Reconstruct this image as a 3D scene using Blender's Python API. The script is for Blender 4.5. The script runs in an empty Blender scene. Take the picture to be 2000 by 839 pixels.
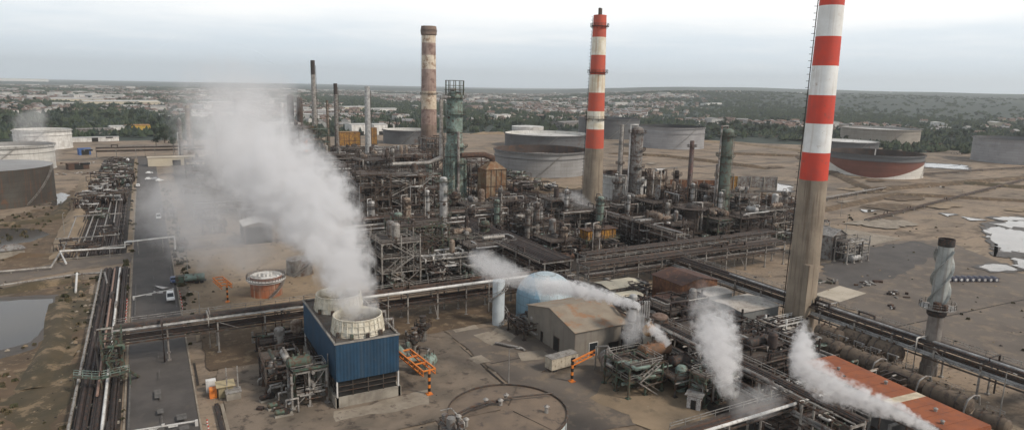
import bpy, math, random
from mathutils import Vector, Matrix, noise as mnoise
R = random.Random(11)
PI = math.pi
scene = bpy.context.scene
C = scene.collection

# ------------------------------------------------------------------ camera frame
# world axes: +Y runs along the refinery's main road (away), +X across it, camera above the origin
F, H = 1313.0, 60.0
P_, A_, T_ = math.radians(10.8), math.radians(1.2), math.radians(28.6)
_U = (-math.sin(T_), math.cos(T_)); _V = (math.cos(T_), math.sin(T_))
def _w(v): return Vector((v[0]*_V[0]+v[1]*_V[1], v[0]*_U[0]+v[1]*_U[1], v[2]))
CF = _w((0, math.cos(P_), -math.sin(P_)))
_u0 = Vector((0, math.sin(P_), math.cos(P_))); _r0 = Vector((1, 0, 0))
CR = _w(_r0*math.cos(A_)+_u0*math.sin(A_)); CU = _w(_u0*math.cos(A_)-_r0*math.sin(A_))
def G(x, y, z=0.0):
    """survey point: where the sight line through photo point (x, y) meets height z"""
    d = CF + CR*((x-1000)/F) - CU*((y-419.5)/F)
    t = (z-H)/d.z
    return (d.x*t, d.y*t)
def HT(X, Y, y1):
    """height of something standing at (X, Y) whose top is seen at photo row y1"""
    a = Vector((X, Y, -H)); c = (419.5-y1)/F
    return (c*a.dot(CF)-a.dot(CU))/(CU.z-c*CF.z)

# ------------------------------------------------------------------ materials
MATS = {}
def mat(name, c1, c2=None, sc=.35, rough=.8, metal=0.0, rust=0.0, streak=0.0, bump=0.0, rc=(.085, .045, .028), sc2=None, detail=5):
    if name in MATS: return MATS[name]
    m = bpy.data.materials.new(name); m.use_nodes = True
    nt = m.node_tree; N = nt.nodes; L = nt.links
    b = N['Principled BSDF']; b.inputs['Roughness'].default_value = rough; b.inputs['Metallic'].default_value = metal
    tc = N.new('ShaderNodeTexCoord')
    n = N.new('ShaderNodeTexNoise'); n.inputs['Scale'].default_value = sc; n.inputs['Detail'].default_value = detail
    n.inputs['Roughness'].default_value = .65
    L.new(tc.outputs['Object'], n.inputs['Vector'])
    c2 = c2 or tuple(x*.68 for x in c1)
    def mix(fac, a, bcol):
        q = N.new('ShaderNodeMix'); q.data_type = 'RGBA'
        L.new(fac, q.inputs[0])
        if hasattr(a, 'is_output'): L.new(a, q.inputs[6])
        else: q.inputs[6].default_value = (*a, 1)
        if hasattr(bcol, 'is_output'): L.new(bcol, q.inputs[7])
        else: q.inputs[7].default_value = (*bcol, 1)
        return q.outputs[2]
    def ramp(sock, lo, hi, top=1.0):
        q = N.new('ShaderNodeMapRange'); q.interpolation_type = 'SMOOTHSTEP'
        q.inputs[1].default_value = lo; q.inputs[2].default_value = hi; q.inputs[4].default_value = top
        L.new(sock, q.inputs[0]); return q.outputs[0]
    col = mix(ramp(n.outputs[0], .35, .66), c1, c2)
    if rust:
        n2 = N.new('ShaderNodeTexNoise'); n2.inputs['Scale'].default_value = sc2 or sc*2.7; n2.inputs['Detail'].default_value = 8
        n2.inputs['Roughness'].default_value = .7
        L.new(tc.outputs['Object'], n2.inputs['Vector'])
        col = mix(ramp(n2.outputs[0], .62-.25*rust, .74-.25*rust, .9), col, rc)
    if streak:
        mp = N.new('ShaderNodeMapping'); mp.inputs['Scale'].default_value = (1.3, 1.3, .06)
        n3 = N.new('ShaderNodeTexNoise'); n3.inputs['Scale'].default_value = 1.1; n3.inputs['Detail'].default_value = 6
        L.new(tc.outputs['Object'], mp.inputs[0]); L.new(mp.outputs[0], n3.inputs['Vector'])
        col = mix(ramp(n3.outputs[0], .5, .72, streak), col, rc)
    L.new(col, b.inputs['Base Color'])
    if bump:
        bp = N.new('ShaderNodeBump'); bp.inputs['Strength'].default_value = bump; bp.inputs['Distance'].default_value = .2
        L.new(n.outputs[0], bp.inputs['Height']); L.new(bp.outputs[0], b.inputs['Normal'])
    MATS[name] = m
    return m
STEEL = mat('weathered_steel', (.095, .083, .072), (.036, .030, .026), .6, .75, .1, rust=.65, rc=(.085, .043, .024))
DARK = mat('dark_steel', (.038, .033, .03), (.016, .014, .013), .8, .75, .1, rust=.5, rc=(.09, .04, .022))
RUSTY = mat('rusty_steel', (.095, .052, .034), (.045, .028, .022), .7, .9, 0, rust=.4, rc=(.13, .065, .035))
BROWNP = mat('brown_pipe_paint', (.055, .040, .035), (.03, .022, .02), .5, .8, 0, rust=.4)
PALE = mat('pale_galvanised_steel', (.36, .34, .31), (.19, .175, .16), .5, .55, .2, rust=.35, streak=.4)
ALU = mat('aluminium_lagging', (.50, .49, .47), (.27, .26, .25), .5, .45, .3, rust=.15, streak=.3)
GREENS = mat('green_steel_paint', (.085, .13, .095), (.045, .075, .055), .5, .7, .05, rust=.7, streak=.4)
GREENL = mat('pale_green_vessel_paint', (.24, .31, .27), (.12, .17, .14), .3, .65, .05, rust=.5, streak=.6)
GREYV = mat('grey_vessel_paint', (.27, .26, .24), (.13, .125, .12), .3, .65, .1, rust=.55, streak=.6)
TANV = mat('stained_vessel_insulation', (.34, .28, .22), (.16, .12, .09), .35, .8, .0, rust=.6, streak=.7)
ORANGE = mat('orange_paint', (.70, .22, .03), (.55, .15, .03), .8, .6, 0, rust=.2)
YELLOW = mat('yellow_heater_paint', (.42, .22, .035), (.26, .12, .03), .4, .7, 0, rust=.5, streak=.6)
WHITE = mat('white_paint', (.70, .69, .66), (.50, .48, .45), .3, .6, 0, rust=.1, streak=.3)
BLACK = mat('black_opening', (.012, .011, .01), (.02, .018, .016), 1, .9)
CONC = mat('concrete', (.33, .30, .25), (.20, .175, .145), .25, .9, 0, streak=.35, rc=(.14, .10, .07))
GRATE = mat('deck_grating', (.105, .095, .082), (.05, .042, .036), 1.2, .85, .1, rust=.6)
GLASS = mat('dark_window_glass', (.02, .025, .03), (.03, .035, .04), 1, .1)
RUBBER = mat('tyre_rubber', (.02, .02, .02), None, 1, .9)

# ------------------------------------------------------------------ mesh helper
class MB:
    def __init__(s): s.v = []; s.f = []; s.m = []; s.sm = []; s.k = 0
    def add(s, vs, fs, sm=False):
        n = len(s.v); s.v += [tuple(v) for v in vs]
        s.f += [tuple(i+n for i in f) for f in fs]; s.m += [s.k]*len(fs); s.sm += [sm]*len(fs)
        return s
    def box(s, c, d, rz=0):
        x, y, z = (q/2 for q in d); cs, sn = math.cos(rz), math.sin(rz)
        vs = [(c[0]+i*x*cs-j*y*sn, c[1]+i*x*sn+j*y*cs, c[2]+k*z) for i in (-1, 1) for j in (-1, 1) for k in (-1, 1)]
        return s.add(vs, [(0, 1, 3, 2), (4, 6, 7, 5), (0, 4, 5, 1), (2, 3, 7, 6), (0, 2, 6, 4), (1, 5, 7, 3)])
    def ends(s, p, q, w=.3, h=None):
        h = h or w; p = Vector(p); q = Vector(q); d = (q-p)
        if d.length < 1e-4: return s
        d.normalize(); u = Vector((0, 0, 1)) if abs(d.z) < .95 else Vector((0, 1, 0))
        a = d.cross(u).normalized()*w/2; b = a.cross(d).normalized()*h/2
        vs = [o+i*a+j*b for o in (p, q) for i, j in ((-1, -1), (1, -1), (1, 1), (-1, 1))]
        return s.add(vs, [(0, 1, 2, 3), (7, 6, 5, 4), (0, 4, 5, 1), (1, 5, 6, 2), (2, 6, 7, 3), (3, 7, 4, 0)])
    def cyl(s, p, q, r0, r1=None, n=12, caps=True):
        r1 = r0 if r1 is None else r1; p = Vector(p); q = Vector(q); d = (q-p).normalized()
        u = Vector((0, 0, 1)) if abs(d.z) < .9 else Vector((1, 0, 0))
        a = d.cross(u).normalized(); b = d.cross(a)
        c = [(math.cos(2*PI*i/n), math.sin(2*PI*i/n)) for i in range(n)]
        A = [p+(a*x+b*y)*r0 for x, y in c]; B = [q+(a*x+b*y)*r1 for x, y in c]
        s.add(A+B, [(i, (i+1) % n, n+(i+1) % n, n+i) for i in range(n)], True)
        if caps:
            s.add(A, [tuple(range(n))[::-1]]); s.add(B, [tuple(range(n))])
        return s
    def tube(s, pts, r, n=7, caps=True):
        pts = [Vector(p) for p in pts]; rings = []
        up = Vector((.123, .234, .9)).normalized()
        for i, p in enumerate(pts):
            d0 = (p-pts[i-1]).normalized() if i else None
            d1 = (pts[i+1]-p).normalized() if i < len(pts)-1 else None
            d = ((d0 or d1)+(d1 or d0)); d = d.normalized() if d.length > .01 else (d0 or d1)
            k = 1.0
            if d0 and d1: k = 1/max(.5, d.dot(d1))
            a = d.cross(up)
            if a.length < .1: a = d.cross(Vector((1, 0, 0)))
            a.normalize(); b = d.cross(a)
            rr = r[i] if isinstance(r, (list, tuple)) else r
            rings.append([p+(a*math.cos(2*PI*j/n)+b*math.sin(2*PI*j/n))*rr*(k if k < 1.3 else 1.2) for j in range(n)])
        vs = [v for g in rings for v in g]; fs = []
        for i in range(len(rings)-1):
            for j in range(n):
                fs.append((i*n+j, i*n+(j+1) % n, (i+1)*n+(j+1) % n, (i+1)*n+j))
        s.add(vs, fs, True)
        if caps:
            s.add(rings[0], [tuple(range(n))[::-1]]); s.add(rings[-1], [tuple(range(n))])
        return s
    def lathe(s, prof, n=24, c=(0, 0, 0), sm=True):
        """prof: [(r, z)...]; each segment gets its own vertices so that edges stay crisp"""
        for (r0, z0), (r1, z1) in zip(prof, prof[1:]):
            A = [(c[0]+r0*math.cos(2*PI*i/n), c[1]+r0*math.sin(2*PI*i/n), c[2]+z0) for i in range(n)]
            B = [(c[0]+r1*math.cos(2*PI*i/n), c[1]+r1*math.sin(2*PI*i/n), c[2]+z1) for i in range(n)]
            s.add(A+B, [(i, (i+1) % n, n+(i+1) % n, n+i) for i in range(n)], sm)
        return s
    def ring(s, r0, r1, z, t=.15, n=20, a0=0.0, a1=2*PI, c=(0, 0)):
        """flat annulus slab, possibly a sector"""
        m = max(3, int(n*(a1-a0)/(2*PI))); full = a1-a0 > 6.28
        an = [a0+(a1-a0)*i/m for i in range(m+1)]
        vs = []
        for a in an:
            for r, zz in ((r0, z), (r1, z), (r1, z+t), (r0, z+t)):
                vs.append((c[0]+r*math.cos(a), c[1]+r*math.sin(a), zz))
        fs = []
        for i in range(m):
            for j in range(4):
                fs.append((4*i+j, 4*i+(j+1) % 4, 4*i+4+(j+1) % 4, 4*i+4+j))
        if not full: fs += [(0, 3, 2, 1), (4*m, 4*m+1, 4*m+2, 4*m+3)]
        return s.add(vs, fs)
    def prism(s, poly, z0, z1):
        n = len(poly); vs = [(x, y, z0) for x, y in poly]+[(x, y, z1) for x, y in poly]
        return s.add(vs, [tuple(range(n))[::-1], tuple(range(n, 2*n))]+[(i, (i+1) % n, n+(i+1) % n, n+i) for i in range(n)])
    def build(s, name, ms, parent=None, loc=None):
        me = bpy.data.meshes.new(name); me.from_pydata(s.v, [], s.f)
        ms = ms if isinstance(ms, (list, tuple)) else [ms]
        for m in ms: me.materials.append(m)
        if len(ms) > 1: me.polygons.foreach_set('material_index', s.m)
        me.polygons.foreach_set('use_smooth', s.sm); me.update()
        o = bpy.data.objects.new(name, me); C.objects.link(o)
        if parent: o.parent = parent
        if loc: o.location = loc
        return o
def tag(o, label, cat=None, group=None, kind=None):
    o['label'] = label
    if cat: o['category'] = cat
    if group: o['group'] = group
    if kind: o['kind'] = kind
    return o
def thing(name, label, cat, loc=(0, 0, 0), rz=0, group=None):
    o = bpy.data.objects.new(name, None); C.objects.link(o)
    o.location = loc if len(loc) == 3 else (*loc, 0); o.rotation_euler = (0, 0, rz); o.empty_display_size = .5
    return tag(o, label, cat, group)
def struct(name, mb, m):
    o = mb.build(name, m); o['kind'] = 'structure'; return o
def kids(o): return [c for c in KID.get(o.name, ())]
KID = {}
def copy_tree(o, loc, rz=0, sc=1, label=None, group=None):
    r = o.copy(); C.objects.link(r); r.location = loc; r.rotation_euler = (0, 0, rz)
    r.scale = (sc, sc, sc) if not isinstance(sc, tuple) else sc
    if label: r['label'] = label
    if group: r['group'] = group
    for ch in o.children:
        c = ch.copy(); C.objects.link(c); c.parent = r
        for g in ch.children:
            d = g.copy(); C.objects.link(d); d.parent = c
    return r
def railing(mb, pts, h=1.1, post=2.5, w=.09):
    """handrail along a polyline"""
    for p, q in zip(pts, pts[1:]):
        p = Vector(p); q = Vector(q); L_ = (q-p).length; n = max(1, int(L_/post))
        for i in range(n+1):
            o = p+(q-p)*i/n; mb.ends(o, o+Vector((0, 0, h)), w)
        for k in (.55, 1.0):
            z = Vector((0, 0, h*k)); mb.ends(p+z, q+z, w)
    return mb
HAZE_D = 8e-5
# ------------------------------------------------------------------ camera, light, sky
cam = bpy.data.cameras.new('camera'); cam.lens = 36*F/2000; cam.sensor_width = 36; cam.clip_start = .5; cam.clip_end = 60000
co = bpy.data.objects.new('camera', cam); C.objects.link(co); scene.camera = co
mw = Matrix(((CR.x, CU.x, -CF.x, 0), (CR.y, CU.y, -CF.y, 0), (CR.z, CU.z, -CF.z, H), (0, 0, 0, 1)))
co.matrix_world = mw
SUN_AZ, SUN_EL = math.radians(28.6+112), math.radians(42)
sd = Vector((math.sin(SUN_AZ)*math.cos(SUN_EL), math.cos(SUN_AZ)*math.cos(SUN_EL), math.sin(SUN_EL)))
sl = bpy.data.lights.new('sun', 'SUN'); sl.energy = 2.5; sl.angle = math.radians(10); sl.color = (1, .91, .80)
so = bpy.data.objects.new('sun', sl); C.objects.link(so); so.rotation_euler = (-sd).to_track_quat('-Z', 'Y').to_euler(); so.location = (0, 0, 300)
wd = bpy.data.worlds.new('World'); scene.world = wd; wd.use_nodes = True
nt = wd.node_tree; N = nt.nodes; L = nt.links
bg = N['Background']; bg.inputs[1].default_value = 1.0
sky = N.new('ShaderNodeTexSky'); sky.sky_type = 'NISHITA'; sky.sun_disc = False
sky.sun_elevation = SUN_EL; sky.sun_rotation = SUN_AZ; sky.air_density = 1.5; sky.dust_density = 3
scl = N.new('ShaderNodeVectorMath'); scl.operation = 'SCALE'; scl.inputs['Scale'].default_value = .1
L.new(sky.outputs[0], scl.inputs[0])
tc = N.new('ShaderNodeTexCoord'); sx = N.new('ShaderNodeSeparateXYZ'); L.new(tc.outputs['Generated'], sx.inputs[0])
def M2(op, a, b_=None, c_=None):
    q = N.new('ShaderNodeMath'); q.operation = op
    for i, v in enumerate((a, b_, c_)):
        if v is None: continue
        if hasattr(v, 'is_output'): L.new(v, q.inputs[i])
        else: q.inputs[i].default_value = v
    return q.outputs[0]
zz = M2('ADD', M2('MAXIMUM', sx.outputs[2], 0.0), .055)
cb = N.new('ShaderNodeCombineXYZ'); L.new(M2('DIVIDE', sx.outputs[0], zz), cb.inputs[0]); L.new(M2('DIVIDE', sx.outputs[1], zz), cb.inputs[1])
cn = N.new('ShaderNodeTexNoise'); cn.inputs['Scale'].default_value = .42; cn.inputs['Detail'].default_value = 7; cn.inputs['Roughness'].default_value = .55
L.new(cb.outputs[0], cn.inputs['Vector'])
thr = M2('ADD', M2('MULTIPLY_ADD', cn.outputs[0], .42, .27), M2('MULTIPLY', M2('POWER', M2('MAXIMUM', sx.outputs[2], 0.0), 1.6), 10.0))
mr = N.new('ShaderNodeMapRange'); mr.interpolation_type = 'SMOOTHSTEP'; mr.inputs[1].default_value = .50; mr.inputs[2].default_value = .80
L.new(thr, mr.inputs[0])
cl = N.new('ShaderNodeMix'); cl.data_type = 'RGBA'; L.new(mr.outputs[0], cl.inputs[0])
cl.inputs[6].default_value = (.76, .86, .95, 1); cl.inputs[7].default_value = (1.12, 1.12, 1.12, 1)
hi = N.new('ShaderNodeMapRange'); hi.interpolation_type = 'SMOOTHSTEP'; hi.inputs[1].default_value = .16; hi.inputs[2].default_value = .5; L.new(sx.outputs[2], hi.inputs[0])   # unseen upper sky darkened on purpose to lower ambient fill and raise contrast
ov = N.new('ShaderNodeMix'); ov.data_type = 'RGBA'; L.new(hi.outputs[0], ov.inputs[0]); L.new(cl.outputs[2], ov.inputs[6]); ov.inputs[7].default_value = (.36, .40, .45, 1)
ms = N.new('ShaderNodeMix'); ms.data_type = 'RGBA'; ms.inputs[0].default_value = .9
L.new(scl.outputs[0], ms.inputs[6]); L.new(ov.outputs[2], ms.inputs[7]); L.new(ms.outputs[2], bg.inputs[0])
scene.view_settings.view_transform = 'Standard'; scene.view_settings.look = 'None'; scene.view_settings.exposure = .2; scene.view_settings.gamma = 1
scene.render.engine = 'CYCLES'
cy = scene.cycles; cy.use_denoising = True; cy.max_bounces = 6; cy.diffuse_bounces = 3; cy.glossy_bounces = 2; cy.volume_bounces = 3; cy.transparent_max_bounces = 8
cy.use_adaptive_sampling = True; cy.adaptive_threshold = .02; cy.volume_max_steps = 256

# ------------------------------------------------------------------ terrain
def terrain(x, y):
    r = math.hypot(x, y); ph = math.degrees(math.atan2(x, y))
    h = -.4
    def ss(a, b, t): t = max(0, min(1, (t-a)/(b-a))); return t*t*(3-2*t)
    k = ss(28, 44, ph)*(1-ss(95, 110, ph))
    n = mnoise.noise(Vector((x/1800, y/1800, 1)))+.4*mnoise.noise(Vector((x/500, y/500, 3)))
    h += k*ss(1500, 4200, r)*(46+14*n)
    h += ss(4200, 9000, r)*(16+k*34+18*mnoise.noise(Vector((x/2600, y/2600, 7))))*(ss(-2, 12, ph)*.7+.3)
    h += ss(800, 1600, r)*2.5*n
    return h
mb = MB(); rows = []
rad = [0, 60, 150, 300, 450, 600, 750, 900, 1050, 1200, 1400, 1600, 1850, 2100, 2400, 2750, 3100, 3500, 3900, 4400, 5000, 5700, 6500, 7500, 8700, 10000, 12000, 15000, 19000]
NA = 150; a0, a1 = math.radians(-40), math.radians(100)
vs = []
for r in rad:
    for i in range(NA+1):
        a = a0+(a1-a0)*i/NA; x, y = r*math.sin(a)-60*math.sin(math.radians(30)), r*math.cos(a)-60
        vs.append((x, y, terrain(x, y)))
fs = [(j*(NA+1)+i, j*(NA+1)+i+1, (j+1)*(NA+1)+i+1, (j+1)*(NA+1)+i) for j in range(len(rad)-1) for i in range(NA)]
mb.add(vs, fs, True)
land = mat('countryside', (.024, .037, .028), (.034, .046, .034), .004, .95, 0, rust=.10, rc=(.15, .135, .10), sc2=.012)
o = struct('countryside', mb, land); o['label'] = 'wooded countryside rising to low hills beyond the refinery'

gm = bpy.data.materials.new('refinery_ground'); gm.use_nodes = True
nt = gm.node_tree; N = nt.nodes; L = nt.links; b = N['Principled BSDF']; b.inputs['Roughness'].default_value = .93
tc = N.new('ShaderNodeTexCoord')
def noi(sc, det=6, ro=.62, scale=None):
    n = N.new('ShaderNodeTexNoise'); n.inputs['Scale'].default_value = sc; n.inputs['Detail'].default_value = det; n.inputs['Roughness'].default_value = ro
    if scale:
        mp = N.new('ShaderNodeMapping'); mp.inputs['Scale'].default_value = scale; L.new(tc.outputs['Object'], mp.inputs[0]); L.new(mp.outputs[0], n.inputs['Vector'])
    else: L.new(tc.outputs['Object'], n.inputs['Vector'])
    return n.outputs[0]
def rmp(s_, lo, hi, top=1.0):
    q = N.new('ShaderNodeMapRange'); q.interpolation_type = 'SMOOTHSTEP'; q.inputs[1].default_value = lo; q.inputs[2].default_value = hi; q.inputs[4].default_value = top
    L.new(s_, q.inputs[0]); return q.outputs[0]
def mx(f, a, c):
    q = N.new('ShaderNodeMix'); q.data_type = 'RGBA'; L.new(f, q.inputs[0])
    for k, v in ((6, a), (7, c)):
        if hasattr(v, 'is_output'): L.new(v, q.inputs[k])
        else: q.inputs[k].default_value = (*v, 1)
    return q.outputs[2]
c = mx(rmp(noi(.018), .38, .62), (.275, .205, .142), (.195, .150, .108))
c = mx(rmp(noi(.045, 8), .50, .66, .8), c, (.070, .050, .034))
c = mx(rmp(noi(.16, 9, .7, (.25, 1, 1)), .54, .60, .55), c, (.055, .040, .028))
c = mx(rmp(noi(.22, 9, .7, (1, .3, 1)), .60, .64, .6), c, (.30, .23, .15))
c = mx(rmp(noi(.011, 9, .6, (.35, 1, 1)), .54, .62, .5), c, (.11, .093, .076))
c = mx(rmp(noi(.09, 8, .6, (.3, 1, 1)), .62, .70, .8), c, (.31, .25, .18))
c = mx(rmp(noi(.8, 8), .5, .7, .5), c, (.05, .038, .026))
L.new(c, b.inputs['Base Color'])
bp = N.new('ShaderNodeBump'); bp.inputs['Strength'].default_value = .4; bp.inputs['Distance'].default_value = .3
L.new(noi(.5, 8), bp.inputs['Height']); L.new(bp.outputs[0], b.inputs['Normal'])
mb = MB(); mb.add([(-330, -30, 0), (900, -30, 0), (900, 330, 0), (640, 560, 0), (560, 720, 0), (330, 800, 0), (150, 760, 0), (-110, 760, 0), (-330, 560, 0)], [tuple(range(9))])
struct('ground', mb, gm)

LAYER = [0.02]
def patch(name, pts, m, z=None, px=True, rough=0.0):
    """thin sheet on the ground; pts are survey points"""
    if z is None: LAYER[0] += .006; z = LAYER[0]
    P = [G(*p) if px else p for p in pts]
    if rough:
        Q = []
        for i, p in enumerate(P):
            q = P[(i+1) % len(P)]; d = math.hypot(q[0]-p[0], q[1]-p[1]); n = max(2, min(16, int(d/2.2)))
            for k in range(n):
                t = k/n; e = rough*min(d, 30)*.12
                Q.append((p[0]+(q[0]-p[0])*t+R.uniform(-e, e), p[1]+(q[1]-p[1])*t+R.uniform(-e, e)))
        P = Q
    mb = MB(); mb.add([(x, y, z) for x, y in P], [tuple(range(len(P)))])
    return struct(name, mb, m)
ASPH = mat('asphalt', (.088, .077, .070), (.060, .053, .048), .12, .85, 0, rust=.25, rc=(.10, .085, .07), sc2=.25)
ASPHO = mat('old_asphalt', (.135, .110, .088), (.10, .080, .064), .06, .85, 0, rust=.5, rc=(.18, .138, .098), sc2=.2)
DIRTD = mat('dark_oily_dirt', (.034, .026, .020), (.018, .014, .012), .15, .95, 0, rust=.3, rc=(.10, .065, .04))
DIRTB = mat('damp_brown_earth', (.120, .078, .045), (.070, .048, .029), .09, .95, 0, rust=.45, rc=(.20, .145, .088), sc2=.35, bump=.5)
GRASSY = mat('scrubby_earth', (.085, .062, .034), (.052, .042, .023), .11, .97, 0, rust=.45, rc=(.21, .15, .09), sc2=.2, bump=.8)
SAND = mat('pale_sand', (.27, .20, .13), (.19, .14, .09), .1, .95, 0, rust=.3, rc=(.13, .10, .07), sc2=.3)
CPAD = mat('concrete_pad', (.30, .255, .20), (.20, .165, .125), .2, .9, 0, rust=.3, rc=(.12, .09, .07), sc2=.6)
CPADL = mat('pale_concrete_pad', (.46, .40, .32), (.36, .31, .24), .2, .9, 0, rust=.15, rc=(.22, .18, .14), sc2=.5)
LINE = mat('road_marking_paint', (.62, .60, .56), (.36, .34, .31), .9, .8, 0, rust=.3, rc=(.12, .11, .10))
PUD = mat('shallow_puddle_water', (.24, .21, .18), (.13, .11, .09), .12, .05); 
wm = mat('pond_water', (.045, .043, .042), (.06, .054, .046), .05, .12)
wm.node_tree.nodes['Principled BSDF'].inputs['Specular IOR Level'].default_value = .22
PUD.node_tree.nodes['Principled BSDF'].inputs['Specular IOR Level'].default_value = 1.0

# earth zones
patch('earth_patch', [(-30, 830), (-30, 600), (60, 560), (150, 545), (190, 545), (160, 839), (150, 900), (-60, 900)], DIRTB, rough=.6)
patch('scrub_ground', [(95, 590), (150, 545), (180, 560), (165, 640), (150, 760), (100, 839), (40, 860), (0, 800), (70, 700), (95, 650)], GRASSY, rough=.8)
patch('scrub_ground', [(-20, 430), (100, 402), (140, 372), (168, 352), (175, 380), (130, 500), (60, 540), (-20, 545)], DIRTB, rough=.5)
DAMP = mat('damp_ground', (.060, .043, .028), (.04, .03, .02), .3, .5, 0)
patch('damp_margin', [(-40, 584), (40, 577), (112, 575), (118, 604), (98, 650), (66, 682), (0, 700), (-40, 708)], DAMP, rough=.8)
patch('pond', [(-40, 592), (40, 585), (102, 583), (104, 600), (88, 640), (60, 668), (0, 684), (-40, 690)], wm, rough=.35)
patch('pond', [(-40, 447), (30, 445), (75, 448), (95, 458), (60, 472), (-40, 486)], wm, rough=.35)
patch('pond', [(98, 383), (120, 376), (136, 380), (128, 396), (104, 402)], wm, rough=.3)
# roads
patch('pipe_trench', [(-15.2, 95), (-7.6, 95), (-7.6, 243), (-15.2, 243)], DIRTD, px=False)
patch('pipe_trench', [(-29, 262), (-9, 262), (-9, 590), (-29, 590)], DIRTD, px=False)
patch('verge', [(-9, 262), (-7.2, 262), (-7.2, 590), (-9, 590)], SAND, px=False)
patch('main_road', [(-6.8, 40), (4.6, 40), (4.6, 600), (-6.8, 600)], ASPH, px=False)
patch('road', [(-250, 585), (600, 585), (600, 592), (-250, 592)], ASPHO, px=False)
patch('side_road', [(4.6, 262), (78, 262), (78, 267), (4.6, 267)], ASPHO, px=False)
pts = [G(-60, 566), G(160, 526), G(255, 512), G(262, 492), G(160, 505), G(-60, 545)]
patch('cross_road', [*pts], ASPHO, px=False)
patch('side_road', [(80, 100), (86, 100), (86, 150), (80, 150)], ASPHO, px=False)
patch('road', [(100, 398), (600, 398), (600, 405), (100, 405)], ASPHO, px=False)
patch('dirt_road', [(262, 150), (270, 150), (300, 600), (291, 600)], SAND, px=False, rough=.3)
patch('asphalt_yard', [(1560, 560), (1700, 470), (1850, 470), (2060, 560), (2060, 740), (1900, 690), (1700, 620)], ASPHO, rough=.4)
patch('asphalt_yard', [(1600, 520), (1690, 486), (1790, 470), (1850, 490), (1740, 545), (1650, 570)], ASPH, rough=.4)
patch('sandy_yard', [(20, 178), (60, 178), (58, 255), (8, 258), (7, 165)], SAND, px=False, rough=.2)
patch('concrete_pad', [(1590, 575), (1640, 558), (1692, 573), (1640, 590)], CPADL)
patch('concrete_pad', [(1625, 468), (1650, 446), (1762, 466), (1690, 482)], CPAD)
patch('concrete_pad', [(62, 90), (92, 86), (92, 138), (62, 148)], ASPHO, px=False, rough=.1)
patch('apron', [(8, 108), (60, 104), (62, 152), (10, 152)], mat('stained_apron', (.20, .155, .115), (.125, .10, .075), .12, .9, 0, rust=.4, rc=(.06, .045, .034), sc2=.3), px=False, rough=.15)
patch('concrete_pad', [(26, 113), (44, 112), (46, 117.5), (27, 117)], CPAD, px=False, rough=.3)
patch('sandy_yard', [(76, 84), (93, 80), (95, 104), (82, 108), (74, 100)], SAND, px=False, rough=.5)
for p in ([(905, 606), (955, 602), (985, 617), (925, 624)], [(925, 655), (955, 648), (985, 664), (960, 676)], [(970, 640), (1010, 655), (995, 668), (955, 652)],
          [(880, 640), (925, 632), (935, 642), (890, 650)], [(915, 700), (940, 694), (960, 706), (932, 712)], [(1010, 690), (1060, 684), (1080, 700), (1020, 706)]):
    patch('concrete_pad', p, CPAD, rough=.2)
patch('process_floor', [(54, 182), (245, 178), (250, 330), (140, 335), (130, 400), (95, 400), (60, 330)], DIRTD, px=False, rough=.3)
patch('process_floor', [(14, 330), (92, 330), (180, 470), (230, 640), (100, 640), (14, 580)], mat('grey_brown_yard', (.10, .085, .07), (.06, .05, .042), .05, .95, 0, rust=.35, rc=(.18, .145, .11), sc2=.15), px=False, rough=.3)
patch('process_floor', [(88, 60), (136, 60), (136, 150), (98, 150)], DIRTD, px=False, rough=.2)
patch('process_floor', [(8, 146), (54, 146), (96, 150), (96, 176), (8, 176)], DIRTB, px=False, rough=.1)
# puddles with sky in them
for p in ([(1925, 447), (1950, 443), (2010, 455), (2040, 462), (2040, 492), (1950, 492), (1948, 478), (1932, 468)],
          [(1938, 437), (1990, 430), (2030, 440), (1975, 446)], [(1930, 425), (1985, 424), (2020, 430), (1960, 431)],
          [(1912, 522), (1940, 516), (1965, 518), (1990, 528), (1935, 530)], [(1790, 318), (1880, 323), (1890, 331), (1800, 326)],
          [(1760, 402), (1790, 404), (1780, 409)], [(1835, 417), (1870, 419), (1850, 423)], [(1925, 430), (1900, 427), (1880, 424), (1895, 431)],
          [(1500, 356), (1545, 364), (1540, 374), (1490, 372)], [(1980, 505), (2030, 512), (2020, 530), (1985, 522)], [(1420, 350), (1470, 356), (1430, 359)],
          [(300, 560), (330, 563), (318, 566)], [(1680, 410), (1712, 412), (1690, 415)]):
    mx_, my_ = sum(q[0] for q in p)/len(p), sum(q[1] for q in p)/len(p)
    patch('damp_margin', [(mx_+(a-mx_)*1.22, my_+(b__-my_)*1.45) for a, b__ in p], DAMP, rough=.8)
    patch('puddle', p, PUD, rough=.8)
for i in range(26):
    x, y = R.uniform(1380, 2000), R.uniform(300, 440); w = R.uniform(12, 55)*(y-180)/200; h = w*.13
    patch(R.choice(['dirt_patch', 'dirt_patch', 'sand_patch']), [(x-w, y), (x-w*.3, y-h), (x+w*.7, y-h*.6), (x+w, y+h*.3), (x+w*.1, y+h)], [DIRTB, DIRTD, SAND, SAND, CPAD][i % 5], rough=.9)
for i in range(16):
    x, y = R.uniform(900, 1330), R.uniform(275, 400); w = R.uniform(10, 40)*(y-180)/200; h = w*.16
    if abs(x-1055) < 110 and y > 300 and y < 350: continue
    patch('dirt_patch', [(x-w, y), (x-w*.3, y-h), (x+w*.7, y-h*.6), (x+w, y+h*.3), (x+w*.1, y+h)], [DIRTB, SAND, CPAD][i % 3], rough=.9)
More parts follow.
